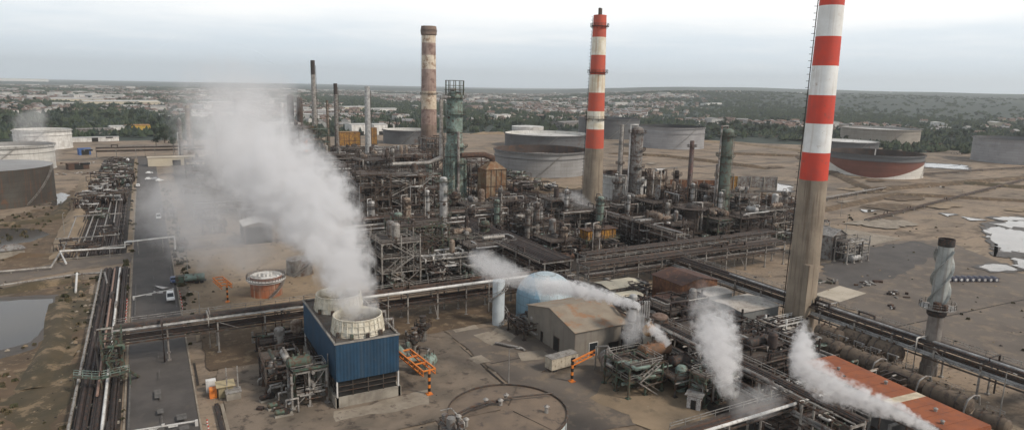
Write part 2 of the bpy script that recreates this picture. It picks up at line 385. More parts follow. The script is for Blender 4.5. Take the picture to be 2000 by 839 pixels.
# road markings: dashes and painted words' worn blocks
mbk = MB()
for y in range(60, 560, 11): mbk.box((-1.1, y, LAYER[0]+.016), (.16, 4, .004))
struct('road_marking', mbk, mat('worn_marking', (.13, .12, .11), (.075, .07, .065), 1.2, .85))
mbk = MB()
for x, y, w, l in ((-1.6, 138, 1.1, 4), (-1.3, 130, 1, 2), (2.0, 126, 1.6, 2.4), (2.2, 121.5, 1.5, 1.6), (-1.4, 122, 1.1, 5), (-5.8, 205, .3, 30), (-6.3, 130, .3, 40), (3.9, 215, .25, 45)):
    mbk.box((x, y, LAYER[0]+.02), (w, l, .004))
struct('road_marking', mbk, mat('worn_marking', (.16, .15, .14), (.09, .085, .08), 1.2, .85))
# kerbs
mbk = MB()
for x in (-7.1, 4.85):
    for y0, y1 in ((60, 255), (268, 583)): mbk.box((x, (y0+y1)/2, .07), (.3, y1-y0, .14))
struct('kerb', mbk, CPAD)
# earth banks
def bank(path, w, h, m, px=True):
    P = [Vector((*(G(*p) if px else p), 0)) for p in path]; Q = []
    for p, q in zip(P, P[1:]):
        n = max(2, int((q-p).length/7))
        Q += [p+(q-p)*i/n for i in range(n)]
    Q.append(P[-1]); vs = []; nr = 6
    for i, p in enumerate(Q):
        d = (Q[min(i+1, len(Q)-1)]-Q[max(i-1, 0)]).normalized(); s_ = Vector((-d.y, d.x, 0)); e = min(1, i/2, (len(Q)-1-i)/2)
        for t, k in ((-1, -.02), (-.55, .55), (-.22, 1), (.22, 1), (.55, .55), (1, -.02)):
            vs.append(p+s_*w*(t+R.uniform(-.08, .08))+Vector((0, 0, h*k*(.25+.75*e)*R.uniform(.82, 1.1))))
    fs = [(i*nr+j, i*nr+j+1, (i+1)*nr+j+1, (i+1)*nr+j) for i in range(len(Q)-1) for j in range(nr-1)]
    mb = MB(); mb.add(vs, fs, True); return struct('earth_bank', mb, m)
bank([(176, 345), (150, 430), (125, 505)], 5, 2.2, SAND)
bank([(-40, 577), (60, 562), (150, 545)], 3.2, 1.8, GRASSY)
bank([(-40, 440), (60, 434), (110, 425), (150, 385)], 4, 1.6, GRASSY)
bank([(118, 590), (112, 660), (60, 760)], 3, 1.2, GRASSY)
bank([(-40, 505), (40, 500), (120, 497)], 2.5, 1.2, DIRTB)
bank([(1400, 300), (1560, 306), (1700, 372), (2040, 345)], 5, 2.0, DIRTB)
bank([(1560, 420), (1750, 380), (2050, 396)], 4, 1.4, DIRTB)
bank([(1850, 356), (2060, 372)], 5, 2, GRASSY)
bank([(1190, 300), (1300, 306), (1500, 330)], 5, 2.2, DIRTB)
bank([(1300, 275), (1440, 280), (1600, 300)], 6, 2.2, SAND)
bank([(920, 262), (1000, 262)], 6, 3, SAND)
bank([(960, 356), (1130, 392)], 2.5, 1.3, DIRTB)
bank([(1385, 262), (1580, 268)], 7, 3, GRASSY)
# ================================================================== generators
def rack(label, p0, p1, w, zs, npipes, mats, sp=8.0, group='elevated pipe racks', posts=PALE, rail=True, beams=STEEL, rr=(.16, .42), skip=()):
    """pipe rack: portal bents, edge girders and pipes; local x runs along it"""
    p0 = Vector((*p0, 0)); p1 = Vector((*p1, 0)); d = p1-p0; Ln = d.length; rz = math.atan2(d.y, d.x)
    t = thing('pipe_rack', label, 'pipe rack', p0, rz, group)
    n = max(1, round(Ln/sp)); zt = max(zs)
    for i in range(n+1):
        if i in skip: continue
        x = Ln*i/n; b = MB()
        for s in (-1, 1):
            b.ends((x, s*w*.42, 0), (x, s*w*.42, zt+.2), .32)
            b.box((x, s*w*.42, .15), (.8, .8, .3))
        for z in zs: b.ends((x, -w/2, z-.2), (x, w/2, z-.2), .26, .36)
        if i % 3 == 1: b.ends((x, -w*.42, .4), (x, w*.42, zt-.8), .14)
        if i % 4 == 2 and i < n:
            b.ends((x, -w*.42, zt-.5), (x+Ln/n*.45, -w*.42, zt-2.6), .14)
        b.build('bent', posts, t)
    for z in zs:
        for s in (-1, 1):
            b = MB(); b.ends((0, s*w/2, z-.1), (Ln, s*w/2, z-.1), .18, .34); b.build('girder', beams, t)
    for k, z in enumerate(zs):
        m = npipes if isinstance(npipes, int) else npipes[k]
        ys = [(-w/2+.4+(w-.8)*(j+.5)/m) for j in range(m)]
        for j, y in enumerate(ys):
            r = R.uniform(*rr)*min(1, (w/m)/.8); zz = z+r+.02; a, b_ = 0, Ln
            if R.random() < .25: a = R.uniform(0, .3)*Ln
            if R.random() < .25: b_ = R.uniform(.65, 1)*Ln
            pts = [(a, y, zz)]
            if R.random() < .3 and Ln > 40:
                x = R.uniform(a+6, max(a+7, b_-12)); e = R.uniform(1, 1.8)
                pts += [(x, y, zz), (x, y, zz+e), (x+4, y, zz+e), (x+4, y, zz)]
            pts.append((b_, y, zz))
            mb = MB(); mb.tube(pts, r, 6); mb.build('pipe', R.choice(mats), t)
            if R.random() < .5 and m < 9:                       # a branch that drops down
                x = R.uniform(a, b_); s = R.choice((-1, 1)); mb = MB()
                mb.tube([(x, y, zz+.3), (x, y, zz+1.0), (x, s*(w/2+.7), zz+1.0), (x, s*(w/2+.7), R.choice((.3, 2, 4)))], r*.6, 6); mb.build('branch_pipe', R.choice(mats), t)
    if rail:
        y = w/2+.55; mb = MB(); mb.box((Ln/2, y, zt+.02), (Ln, .9, .08)); mb.build('walkway', GRATE, t)
        mb = MB(); railing(mb, [(0, y+.4, zt+.06), (Ln, y+.4, zt+.06)], 1.1, 3.2, .1); mb.build('railing', posts, t)
    return t

def pipe_run(label, pts, r, m, group=None, sup=8.0):
    """one long pipe on its own short supports"""
    o = Vector(pts[0]); o.z = 0
    t = thing('pipeline', label, 'pipe', o, 0, group)
    P = [Vector(p)-o for p in pts]
    mb = MB(); mb.tube(P, r, 8); mb.build('pipe', m, t)
    for p, q in zip(P, P[1:]):
        L_ = (q-p).length
        if abs(q.z-p.z) > .5 or L_ < 3: continue
        n = max(1, int(L_/sup))
        for i in range(n+1):
            c = p+(q-p)*(i+.5)/(n+1); mb = MB(); mb.ends((c.x, c.y, 0), (c.x, c.y, c.z-r), .25); mb.build('support', PALE if c.z > 2 else CONC, t)
    return t

def tower(label, px, h, r, m, plats=4, pm=GREENS, cat='column', group=None, over=True, name='distillation_column', r2=None, ztop_ring=True, wide=1.3, lad=PALE, xy=None):
    X, Y = xy or G(*px)
    t = thing(name, label, cat, (X, Y, 0), R.uniform(0, 6.28), group)
    r2 = r2 or r; mb = MB(); hs = h*.55 if r2 != r else h*.5
    mb.lathe([(r*1.12, 0), (r*1.05, 1.6), (r, 1.8), (r, hs), (r2, hs+(1.6 if r2 != r else .01)), (r2, h-r2*.55), (r2*.86, h-r2*.22), (r2*.5, h-r2*.04), (.02, h)], 22)
    mb.build('shell', m, t)
    mb = MB()
    for k in range(4): mb.cyl((0, 0, h*.2*k+3), (0, 0, h*.2*k+3.35), (r if h*.2*k+3 < hs else r2)+.12, n=22)
    mb.build('stiffening_ring', STEEL, t)
    zs = [h*(i+.9)/(plats+.15)*.98 for i in range(plats)]
    for i, z in enumerate(zs):
        rr = (r if z < hs else r2)+.05; a0 = R.uniform(0, 6.28); a1 = a0+(6.283 if i == plats-1 and ztop_ring else R.uniform(2.4, 5.2))
        mb = MB(); mb.ring(rr, rr+wide, z, .14, 22, a0, a1)
        for q in range(6):
            a = a0+(a1-a0)*q/5.01; mb.ends((rr*math.cos(a), rr*math.sin(a), z-1.1), ((rr+wide)*math.cos(a), (rr+wide)*math.sin(a), z), .12)
        pl = mb.build('platform', pm, t)
        mb = MB(); n = 12; P = [((rr+wide)*math.cos(a0+(a1-a0)*q/n), (rr+wide)*math.sin(a0+(a1-a0)*q/n), z+.14) for q in range(n+1)]
        railing(mb, P, 1.1, 9, .1); mb.build('railing', pm, pl)
    a = R.uniform(0, 6.28); rr = max(r, r2)+.45; c, s = math.cos(a), math.sin(a)
    mb = MB()
    for e in (-.25, .25): mb.ends((rr*c-e*s, rr*s+e*c, .5), (rr*c-e*s, rr*s+e*c, h*.93), .09)
    for q in range(int(h*.93/1.2)): mb.ends((rr*c-.25*s, rr*s+.25*c, 1+q*1.2), (rr*c+.25*s, rr*s-.25*c, 1+q*1.2), .07)
    mb.build('ladder', lad, t)
    if over:
        for q in range(2):
            a = R.uniform(0, 6.28); c, s = math.cos(a), math.sin(a); k = r+.7+q*.3; pr = max(.16, r*.14)
            mb = MB(); mb.tube([(0, 0, h-.2), (0, 0, h+.8+q), (k*c, k*s, h+.8+q), (k*c, k*s, 3+q*h*.3), (k*c*1.9, k*s*1.9, 3+q*h*.3)] if q == 0 else [(r*c*.6, r*s*.6, h*.66), (k*c, k*s, h*.66), (k*c, k*s, 2), (k*c*1.8, k*s*1.8, 2)], pr, 8)
            mb.build('overhead_pipe', R.choice([PALE, ALU, GREYV]), t)
    for q in range(3):
        a = R.uniform(0, 6.28); z = h*R.uniform(.1, .9); rr = (r if z < hs else r2); c, s = math.cos(a), math.sin(a)
        mb = MB(); mb.cyl((rr*c*.8, rr*s*.8, z), ((rr+.5)*c, (rr+.5)*s, z), .45, n=10); mb.cyl(((rr+.5)*c, (rr+.5)*s, z), ((rr+.62)*c, (rr+.62)*s, z), .6, n=10)
        mb.build('manhole', STEEL, t)
    return t

def drum_parts(t, c, L_, r, m, rz=0, legs=True, z0=0.0, name='vessel'):
    """horizontal vessel as a part of t, centre c"""
    cs, sn = math.cos(rz), math.sin(rz); P = lambda x, y, z: (c[0]+x*cs-y*sn, c[1]+x*sn+y*cs, c[2]+z)
    mb = MB(); h = L_/2
    xs = [(-h-r*.42, .02), (-h-r*.36, r*.5), (-h-r*.2, r*.82), (-h, r), (h, r), (h+r*.2, r*.82), (h+r*.36, r*.5), (h+r*.42, .02)]
    for (x0, q0), (x1, q1) in zip(xs, xs[1:]): mb.cyl(P(x0, 0, 0), P(x1, 0, 0), q0, q1, 14, False)
    for x in (-h*.55, 0, h*.6): mb.cyl(P(x, 0, r*.9), P(x, 0, r+.5), .22, n=8)
    o = mb.build(name, m, t)
    if legs:
        for x in (-h*.6, h*.6):
            mb = MB(); mb.box(P(x, 0, (z0-c[2]-r*.5)/2-r*.25), (.35, r*1.5, c[2]-z0-r*.4), rz); mb.build('saddle', CONC, t)
    return o

def drum(label, px, L_, r, z, m, rz=0, group=None, name='horizontal_vessel', cat='vessel', xy=None):
    X, Y = xy or G(*px); t = thing(name, label, cat, (X, Y, 0), rz, group)
    drum_parts(t, (0, 0, z+r), L_, r, m, 0, True, 0, 'shell')
    mb = MB(); mb.tube([(0, 0, z+2*r), (0, 0, z+2*r+1), (L_*.3, 0, z+2*r+1), (L_*.3, r+.8, z+2*r+1), (L_*.3, r+.8, .5)], .18, 7); mb.build('pipe', PALE, t)
    mb = MB()
    for x in (-L_*.3, L_*.3):                                   # platform rail on top
        mb.ends((x, -r*.6, z+2*r-.1), (x, -r*.6, z+2*r+.9), .1)
    mb.ends((-L_*.3, -r*.6, z+2*r+.9), (L_*.3, -r*.6, z+2*r+.9), .1); mb.build('railing', STEEL, t)
    return t

def clutter(t, bx, n, mats, rr=(.12, .38)):
    """pipes of their own that wander orthogonally through box bx (x0,y0,z0,x1,y1,z1)"""
    for k in range(n):
        lo, hi = bx[:3], bx[3:]; p = [R.uniform(lo[i], hi[i]) for i in range(3)]; pts = [tuple(p)]; ax = R.randrange(3)
        for q in range(R.randint(2, 5)):
            ax = (ax+R.choice((1, 2))) % 3; v = R.uniform(lo[ax], hi[ax])
            if abs(v-p[ax]) < .9: continue
            p[ax] = v; pts.append(tuple(p))
        if len(pts) < 2: continue
        mb = MB(); mb.tube(pts, R.uniform(*rr), 6); mb.build('pipe', R.choice(mats), t)

def frame(label, px, nx, ny, bay, levels, m=STEEL, dk=GRATE, cl=14, vs=3, mats=None, xy=None, rz=0, group='process structures of steel', name='process_structure', cat='steel structure', stairs=True, fill=.75, rail=None):
    X, Y = xy or G(*px); t = thing(name, label, cat, (X, Y, 0), rz, group)
    bx, by = bay if isinstance(bay, tuple) else (bay, bay)
    W, D = nx*bx, ny*by; x0, y0 = -W/2, -D/2; top = levels[-1]; mats = mats or [STEEL, PALE, BROWNP, ALU, DARK, GREYV]
    rail = rail or m
    for i in range(nx+1):
        for j in range(ny+1):
            mb = MB(); mb.ends((x0+i*bx, y0+j*by, 0), (x0+i*bx, y0+j*by, top+(.0 if R.random() < .7 else R.uniform(1, 3))), .36); mb.box((x0+i*bx, y0+j*by, .2), (.9, .9, .4)); mb.build('column', m, t)
    for li, z in enumerate(levels):
        mb = MB()
        for i in range(nx+1): mb.ends((x0+i*bx, y0, z-.2), (x0+i*bx, y0+D, z-.2), .24, .36)
        for j in range(ny+1): mb.ends((x0, y0+j*by, z-.21), (x0+W, y0+j*by, z-.21), .22, .34)
        mb.build('floor_beam', m, t)
        mb = MB(); got = False
        kk = round(fill*nx*ny*R.uniform(.8, 1.15)); q_ = 0
        for i in range(nx):
            for j in (range(ny) if i % 2 else reversed(range(ny))):
                q_ += 1
                if q_ <= kk: mb.box((x0+(i+.5)*bx, y0+(j+.5)*by, z+.03), (bx, by, .08)); got = True
        if got: mb.build('deck', dk, t)
        mb = MB(); railing(mb, [(x0, y0, z+.05), (x0+W, y0, z+.05), (x0+W, y0+D, z+.05), (x0, y0+D, z+.05), (x0, y0, z+.05)], 1.1, 2.6, .1); mb.build('railing', rail, t)
        zb = levels[li-1] if li else 0
        for s in range(2):
            i = R.randrange(nx); yy = y0+(D if s else 0); mb = MB(); mb.ends((x0+i*bx, yy, zb), (x0+(i+1)*bx, yy, z), .16); mb.build('brace', m, t)
        if stairs:
            s = 1 if li % 2 else -1; mb = MB(); a = (-s*W*.3, y0-.8, zb); b_ = (s*W*.3, y0-.8, z)
            for e in (-.4, .4): mb.ends((a[0], a[1]+e, a[2]), (b_[0], b_[1]+e, b_[2]), .12, .25); mb.ends((a[0], a[1]+e, a[2]+1), (b_[0], b_[1]+e, b_[2]+1), .08)
            q = max(3, int((z-zb)/.5))
            for k in range(q): f = (k+.5)/q; mb.box((a[0]+(b_[0]-a[0])*f, a[1], a[2]+(b_[2]-a[2])*f), (.35, .8, .05))
            mb.build('stairs', rail, t)
    for k in range(vs):
        z = R.choice([0]+levels); r = R.uniform(.7, 1.4); mm = R.choice(mats+[GREYV, TANV])
        if R.random() < .55: drum_parts(t, (R.uniform(-W*.25, W*.25), R.uniform(-D*.3, D*.3), z+r+.5), R.uniform(3, min(8, W*.6)), r, mm, R.choice((0, PI/2)) if D > 7 else 0, True, z)
        else:
            cx, cyy = R.uniform(-W*.35, W*.35), R.uniform(-D*.3, D*.3); hh = R.uniform(3, 6); mb = MB()
            mb.lathe([(r*.7, z+.1), (r*.7, z+.8), (r, z+1.1), (r, z+hh), (r*.7, z+hh+.5), (.02, z+hh+.7)], 14, (cx, cyy, 0)); mb.build('vertical_vessel', mm, t)
    clutter(t, (x0-1, y0-1, .4, x0+W+1, y0+D+1, top+1.6), cl, mats)
    return t

def tank(label, c, r, h, m, roof=None, wall2=None, group='floating roof crude tanks', roofz=.7, girder=True, stair=True, open_=True, inner=None, name='storage_tank', rz=0, gm_=None, cone=.06):
    t = thing(name, label, 'storage tank', (*c, 0), rz, group); n = 72
    mb = MB(); mb.lathe([(r, 0), (r, h)], n)
    mb.lathe([(r*1.012, 0), (r*1.012, .35), (r, .4)], n)
    if open_: mb.k = 1; mb.lathe([(r, h), (r-.12, h), (r-.12, h*roofz)], n)
    mb.build('shell', [m, inner or STEEL], t)
    if open_:
        mb = MB(); mb.lathe([(r-.14, h*roofz), (r-1.2, h*roofz+.5), (r-1.3, h*roofz), (r*.5, h*roofz-.1), (.01, h*roofz+.1)], n)
        for k in range(10):
            a = R.uniform(0, 6.28); q = R.uniform(.2, .8)*r; mb.cyl((q*math.cos(a), q*math.sin(a), h*roofz), (q*math.cos(a), q*math.sin(a), h*roofz+.9), .35, n=8)
        mb.build('floating_roof', roof or GREYV, t)
        mb = MB(); mb.ends((-r+.2, 0, h+.1), (-r*.35, 0, h*roofz+.3), .9, .15); mb.build('rolling_ladder', PALE, t)
    else:
        mb = MB(); mb.lathe([(r*1.004, h), (r*.5, h+r*cone*.6), (.01, h+r*cone)], n); mb.build('roof', roof or m, t)
    if girder:
        for k, zz in enumerate((h-1.0, h*.72)):
            if k and not open_: break
            mb = MB(); mb.ring(r, r+(1.1 if k == 0 else .6), zz, .18, n); g = mb.build('wind_girder', gm_ or m, t)
            if k == 0:
                mb = MB(); P = [((r+1)*math.cos(2*PI*i/36), (r+1)*math.sin(2*PI*i/36), zz+.18) for i in range(37)]; railing(mb, P, 1.0, 30, .12); mb.build('railing', STEEL, g)
    if stair:
        mb = MB(); a0 = stair if not isinstance(stair, bool) else -2.2; N_ = 26
        for i in range(N_):
            a = a0+i*(1.15*h/r)/N_; b_ = a0+(i+1)*(1.15*h/r)/N_; z, z2 = h*i/N_, h*(i+1)/N_
            for q, dz in ((r+.1, 0), (r+1.0, 0), (r+1.0, 1)): mb.ends((q*math.cos(a), q*math.sin(a), z+dz), (q*math.cos(b_), q*math.sin(b_), z2+dz), .12)
            mb.box(((r+.55)*math.cos(a), (r+.55)*math.sin(a), z+.1), (.9, .5, .06), a)
        mb.build('spiral_stair', PALE, t)
    return t

def shed(label, c, sx, sy, h, rise, wm_, rm, rz=0, group=None, name='shed', cat='shed', doors=((0, 0, 3, 3.2),), wins=(), ridge='y', over=.4, flat=False):
    """gabled hall; ridge along local x or y; doors/wins: (side 0..3 [-y,+x,+y,-x], offset, width, height, sill)"""
    t = thing(name, label, cat, (*c, 0), rz, group); X, Y = sx/2, sy/2
    mb = MB()
    if ridge == 'y': A = [(-X, 0), (X, 0), (X, h), (0, h+rise), (-X, h)]; pt = lambda a, z, s: (a, s*Y, z)
    else: A = [(-Y, 0), (Y, 0), (Y, h), (0, h+rise), (-Y, h)]; pt = lambda a, z, s: (s*X, a, z)
    vs = [pt(a, z, -1) for a, z in A]+[pt(a, z, 1) for a, z in A]
    mb.add(vs, [(0, 1, 2, 3, 4), (9, 8, 7, 6, 5), (0, 5, 6, 1), (1, 6, 7, 2), (4, 9, 5, 0)]); mb.build('wall', wm_, t)
    for s in (-1, 1):
        w = X if ridge == 'y' else Y; l = Y if ridge == 'y' else X; e = over; dz = rise/w*e if w else 0
        P = [(0, h+rise+.12), (s*(w+e), h-dz+.12), (s*(w+e), h-dz), (0, h+rise)]
        mk = (lambda a, z, q: (a, q*(l+e), z)) if ridge == 'y' else (lambda a, z, q: (q*(l+e), a, z))
        mb = MB(); mb.add([mk(a, z, -1) for a, z in P]+[mk(a, z, 1) for a, z in P], [(0, 1, 2, 3), (7, 6, 5, 4), (0, 4, 5, 1), (1, 5, 6, 2), (2, 6, 7, 3), (3, 7, 4, 0)])
        mb.build('roof', rm, t)
    def opening(nm, sd_, off, w, hh, z0, mm, fm):
        q = .05
        cx, cyy, dx, dy = {0: (off, -Y-q, w, .1), 1: (X+q, off, .1, w), 2: (off, Y+q, w, .1), 3: (-X-q, off, .1, w)}[sd_]
        mb = MB(); mb.box((cx, cyy, z0+hh/2), (dx, dy, hh)); o = mb.build(nm, mm, t)
        mb = MB(); f = .12
        if sd_ in (0, 2):
            for e in (-1, 1): mb.box((cx+e*(w/2+f/2), cyy, z0+hh/2), (f, .16, hh+2*f))
            mb.box((cx, cyy, z0+hh+f/2), (w, .15, f))
        else:
            for e in (-1, 1): mb.box((cx, cyy+e*(w/2+f/2), z0+hh/2), (.16, f, hh+2*f))
            mb.box((cx, cyy, z0+hh+f/2), (.15, w, f))
        mb.build('frame', fm, o)
    for d_ in doors: opening('door', d_[0], d_[1], d_[2], d_[3], .02, BLACK, STEEL)
    for w_ in wins: opening('window', w_[0], w_[1], w_[2], w_[3], w_[4], GLASS, WHITE)
    return t

def car(label, c, rz, paint, van=False, group='cars on the main road'):
    t = thing('car', label, 'car', (*c, LAYER[0]+.02), rz, group); L_, W = (4.9, 1.95) if van else (4.2, 1.75); hh = 1.95 if van else 1.45
    mb = MB()
    side = [(-L_/2, .35), (-L_/2, .85), (-L_*.44, hh*.93), (-L_*.36, hh), (L_*.12, hh), (L_*.28, .95), (L_*.47, .8), (L_/2, .6), (L_/2, .35)] if van else \
           [(-L_/2, .35), (-L_/2, .8), (-L_*.40, .92), (-L_*.30, hh), (L_*.08, hh), (L_*.24, .92), (L_*.46, .78), (L_/2, .6), (L_/2, .35)]
    n = len(side); k = .5; vs = []
    for s in (-1, 1):
        for x, z in side: vs.append((x, s*W*(.5 if z < 1 else .42), z))
    mb.add(vs, [tuple(range(n))[::-1], tuple(range(n, 2*n))]+[(i, (i+1) % n, n+(i+1) % n, n+i) for i in range(n)]); mb.build('body', paint, t)
    x0, x1 = (-L_*.4, L_*.13) if van else (-L_*.30, L_*.1)
    for s in (-1, 1):
        mb = MB(); mb.add([(x0, s*W*.475, .97), (x1+.5, s*W*.475, .97), (x1, s*W*.433, hh-.1), (x0+.15, s*W*.433, hh-.1)], [(0, 1, 2, 3)]); mb.build('side_window', GLASS, t)
    mb = MB(); xa, za, xb = (L_*.275, .98, L_*.135) if van else (L_*.235, .95, L_*.095)
    mb.add([(xa+.02, -W*.42, za), (xa+.02, W*.42, za), (xb+.03, W*.37, hh-.06), (xb+.03, -W*.37, hh-.06)], [(0, 1, 2, 3)]); mb.build('windscreen', GLASS, t)
    mb = MB(); mb.add([(-L_*.405-(.1 if van else -.02), -W*.38, .98), (-L_*.405-(.1 if van else -.02), W*.38, .98), (-L_*.34-(.1 if van else -.12), W*.36, hh-.08), (-L_*.34-(.1 if van else -.12), -W*.36, hh-.08)], [(3, 2, 1, 0)]); mb.build('rear_window', GLASS, t)
    for x in (-L_*.31, L_*.31):
        for s in (-1, 1):
            mb = MB(); mb.cyl((x, s*(W/2-.2), .33), (x, s*(W/2+.02), .33), .33, n=14); w = mb.build('wheel', RUBBER, t)
            mb = MB(); mb.cyl((x, s*(W/2+.0), .33), (x, s*(W/2+.04), .33), .19, n=10); mb.build('rim', PALE, w)
    for s in (-1, 1):
        mb = MB(); mb.box((L_/2, s*W*.36, .68), (.08, .34, .16)); mb.build('headlight', WHITE, t)
    return t
# ================================================================== tall landmarks
def chimney(label, c, h, r0, r1, bands, z_paint, mats, plats=(), flues=0, group=None, square_base=0, name='chimney', lights=True, n=28, rungs=False):
    """bands: heights of colour changes above z_paint; mats[0] bare concrete, then alternating paints"""
    t = thing(name, label, 'chimney', (*c, 0), 0, group)
    rad_ = lambda z: r0+(r1-r0)*z/h
    mb = MB(); zs = [0]+[z_paint]+list(bands)+[h]; k = 0; idx = {}
    for i, (a, b_) in enumerate(zip(zs, zs[1:])):
        mb.k = 0 if i == 0 else (1 if (i % 2) else 2)
        q = max(1, int((b_-a)/6)); st = [a+(b_-a)*j/q for j in range(q+1)]
        mb.lathe([(rad_(z), z) for z in st], n)
    mb.k = 0; mb.lathe([(r1, h), (r1*.8, h), (r1*.8, h-4), (.01, h-4.1)], n)
    mb.build('shaft', mats, t)
    for z in plats:
        rr = rad_(z); mb = MB(); mb.ring(rr+.02, rr+1.2, z, .16, 24)
        for q in range(10):
            a = q*PI/5; mb.ends((rr*math.cos(a), rr*math.sin(a), z-1), ((rr+1.2)*math.cos(a), (rr+1.2)*math.sin(a), z), .12)
        pl = mb.build('platform', STEEL, t); mb = MB()
        railing(mb, [((rr+1.15)*math.cos(q*PI/8), (rr+1.15)*math.sin(q*PI/8), z+.16) for q in range(17)], 1.1, 9, .1); mb.build('railing', STEEL, pl)
        if lights:
            mb = MB(); mb.box(((rr+1.3), 0, z+.6), (.35, .35, .5)); mb.build('warning_light', RUSTY, t)
    for q in range(flues):
        a = .8+q*PI*2/flues; mb = MB(); mb.cyl((r1*.42*math.cos(a), r1*.42*math.sin(a), h-1), (r1*.42*math.cos(a), r1*.42*math.sin(a), h+3), r1*.24, n=12); mb.build('flue', STEEL, t)
    # ladder with hoops on the side away from the sun
    a = math.atan2(c[1], c[0])+PI/2-.12; mb = MB(); N_ = int(h/1.6)
    for j in range(N_):
        z = 2+j*1.6; rr = rad_(z)+.15; cx, cyy = math.cos(a), math.sin(a)
        mb.ends((rr*cx, rr*cyy, z), ((rr+.75)*cx, (rr+.75)*cyy, z), .11); mb.ends(((rr+.75)*cx-.35*cyy, (rr+.75)*cyy+.35*cx, z), ((rr+.75)*cx+.35*cyy, (rr+.75)*cyy-.35*cx, z), .1)
    for e in (-.3, .3):
        mb.ends(((r0+.3)*math.cos(a)-e*math.sin(a), (r0+.3)*math.sin(a)+e*math.cos(a), 1), ((r1+.3)*math.cos(a)-e*math.sin(a), (r1+.3)*math.sin(a)+e*math.cos(a), h-1), .1)
    mb.build('ladder', DARK, t)
    return t
RED = mat('chimney_red_paint', (.56, .045, .018), (.44, .045, .025), .2, .6, 0, rust=.12, streak=.2, rc=(.20, .06, .04), sc2=.5)
CWHITE = mat('chimney_white_paint', (.76, .75, .72), (.64, .62, .58), .2, .6, 0, rust=.1, streak=.3, rc=(.35, .25, .18))
CCONC = mat('chimney_concrete', (.29, .235, .175), (.20, .16, .12), .12, .9, 0, streak=.8, rc=(.12, .082, .055))
RED2 = mat('faded_red_paint', (.50, .075, .035), (.40, .08, .05), .25, .7, 0, streak=.3, rc=(.26, .08, .05))
CWHITE2 = mat('rust_streaked_white_paint', (.74, .70, .60), (.58, .50, .36), .25, .7, 0, streak=.75, rc=(.36, .17, .07))
c = G(1558, 640)
mp = (c[0], c[1])
def zat(x, y): return HT(c[0], c[1], y)
b = [zat(0, y) for y in (297, 241, 186, 129, 72, 12)]
chimney('tall concrete chimney with bright red and white bands beside the grey block building', c, 96, 3.75, 2.6, b[0:6]+[b[5]+8], zat(0, 350), [CCONC, RED, CWHITE], rungs=True)
t0 = bpy.data.objects['chimney']
for i, (z0, z1) in enumerate(((0, 17),)):                           # pilaster and sooty door at its foot
    mb = MB(); mb.box((-2.2, -3.2, 9), (2.2, 1.6, 18)); mb.build('buttress', CCONC, t0)
    mb = MB(); mb.box((1.9, -3.35, 7.5), (1.3, .3, 3.2)); mb.build('door', BLACK, t0)
c = G(1155, 424)
b = [HT(*c, y) for y in (252, 217, 181, 146, 108, 73)]
chimney('red and white banded chimney with rust streaks and two flues, halfway into the plant', c, HT(*c, 30), 5.0, 2.9, b, HT(*c, 289), [CCONC, RED2, CWHITE2], plats=(HT(*c, 232), HT(*c, 142), HT(*c, 52)), flues=2)
c = G(838, 305)
FP = mat('faded_pink_paint', (.36, .26, .215), (.25, .175, .145), .12, .85, 0, rust=.5, streak=.8, rc=(.16, .09, .07), sc2=.2)
FW = mat('faded_cream_paint', (.66, .58, .47), (.50, .40, .29), .12, .85, 0, rust=.5, streak=.8, rc=(.25, .15, .09), sc2=.2)
FC = mat('sooty_concrete', (.24, .17, .13), (.13, .09, .07), .1, .9, 0, streak=.8)
b = [HT(*c, y) for y in (213, 178, 135, 108, 84)]
chimney('old chimney with worn pink and cream bands and a sooty collar', c, HT(*c, 53), 6.9, 5.6, b, HT(*c, 243), [FC, FP, FW], plats=(HT(*c, 62), HT(*c, 183)), lights=False)
o = [q for q in bpy.data.objects if q.name.startswith('chimney.') and q.type == 'EMPTY'][-1]
mb = MB(); h = HT(*c, 53); mb.lathe([(5.6, h-7), (6.6, h-6), (6.6, h-2), (6.2, h+.6), (5.2, h+.6), (5.2, h-3)], 28); mb.build('collar', FC, o)

def slim(label, px, ytop, w, m, soot=False, rings=0, name='exhaust_stack', guy=False):
    X, Y = G(*px); h = HT(X, Y, ytop); d = Vector((X, Y, -H)).dot(CF); r = w*d/F/2
    t = thing(name, label, 'stack', (X, Y, 0)); mb = MB()
    mb.lathe([(r*1.5, 0), (r*1.1, h*.2), (r, h*.35), (r*.92, h*.86)], 16); mb.k = 1; mb.lathe([(r*.92, h*.86), (r*.9, h), (r*.7, h), (r*.7, h-2), (.01, h-2.1)], 16)
    mb.build('shaft', [m, DARK if soot else m], t)
    for k in range(rings):
        z = h*(.3+.62*k/max(1, rings-1) if rings > 1 else .5); mb = MB(); mb.ring(r*.9, r+1.2, z, .15, 16); railing(mb, [((r+1.1)*math.cos(q*PI/4), (r+1.1)*math.sin(q*PI/4), z+.15) for q in range(9)], 1, 9, .12); mb.build('platform', STEEL, t)
    mb = MB(); mb.ends((r*1.2+.3, 0, 1), (r+.3, 0, h*.95), .3, .15); mb.build('ladder', STEEL, t)
    return t
slim('tall thin grey stack with a soot black tip, behind the green heater', (617, 312), 118, 9, PALE, True, 0)
slim('second thin stack with a soot black tip, shorter, beside the ochre heater', (659, 312), 163, 8, GREYV, True, 0)
slim('short thin cream stack between the two soot tipped stacks', (642, 310), 196, 5, TANV, False, 0)
slim('smooth pale grey stack standing alone in front of the ochre tank box', (720, 322), 169, 11, ALU, False, 0)
slim('thin silver stack on the grey reactor beside the mid chimney', (1207, 395), 243, 9, PALE, False, 1)
slim('slim dark red stack between the grey drum heater and the green column', (1342, 420), 275, 9, mat('dull_red_grey_paint', (.17, .09, .08), (.12, .11, .10), .3, .8, 0, rust=.5), False, 2)

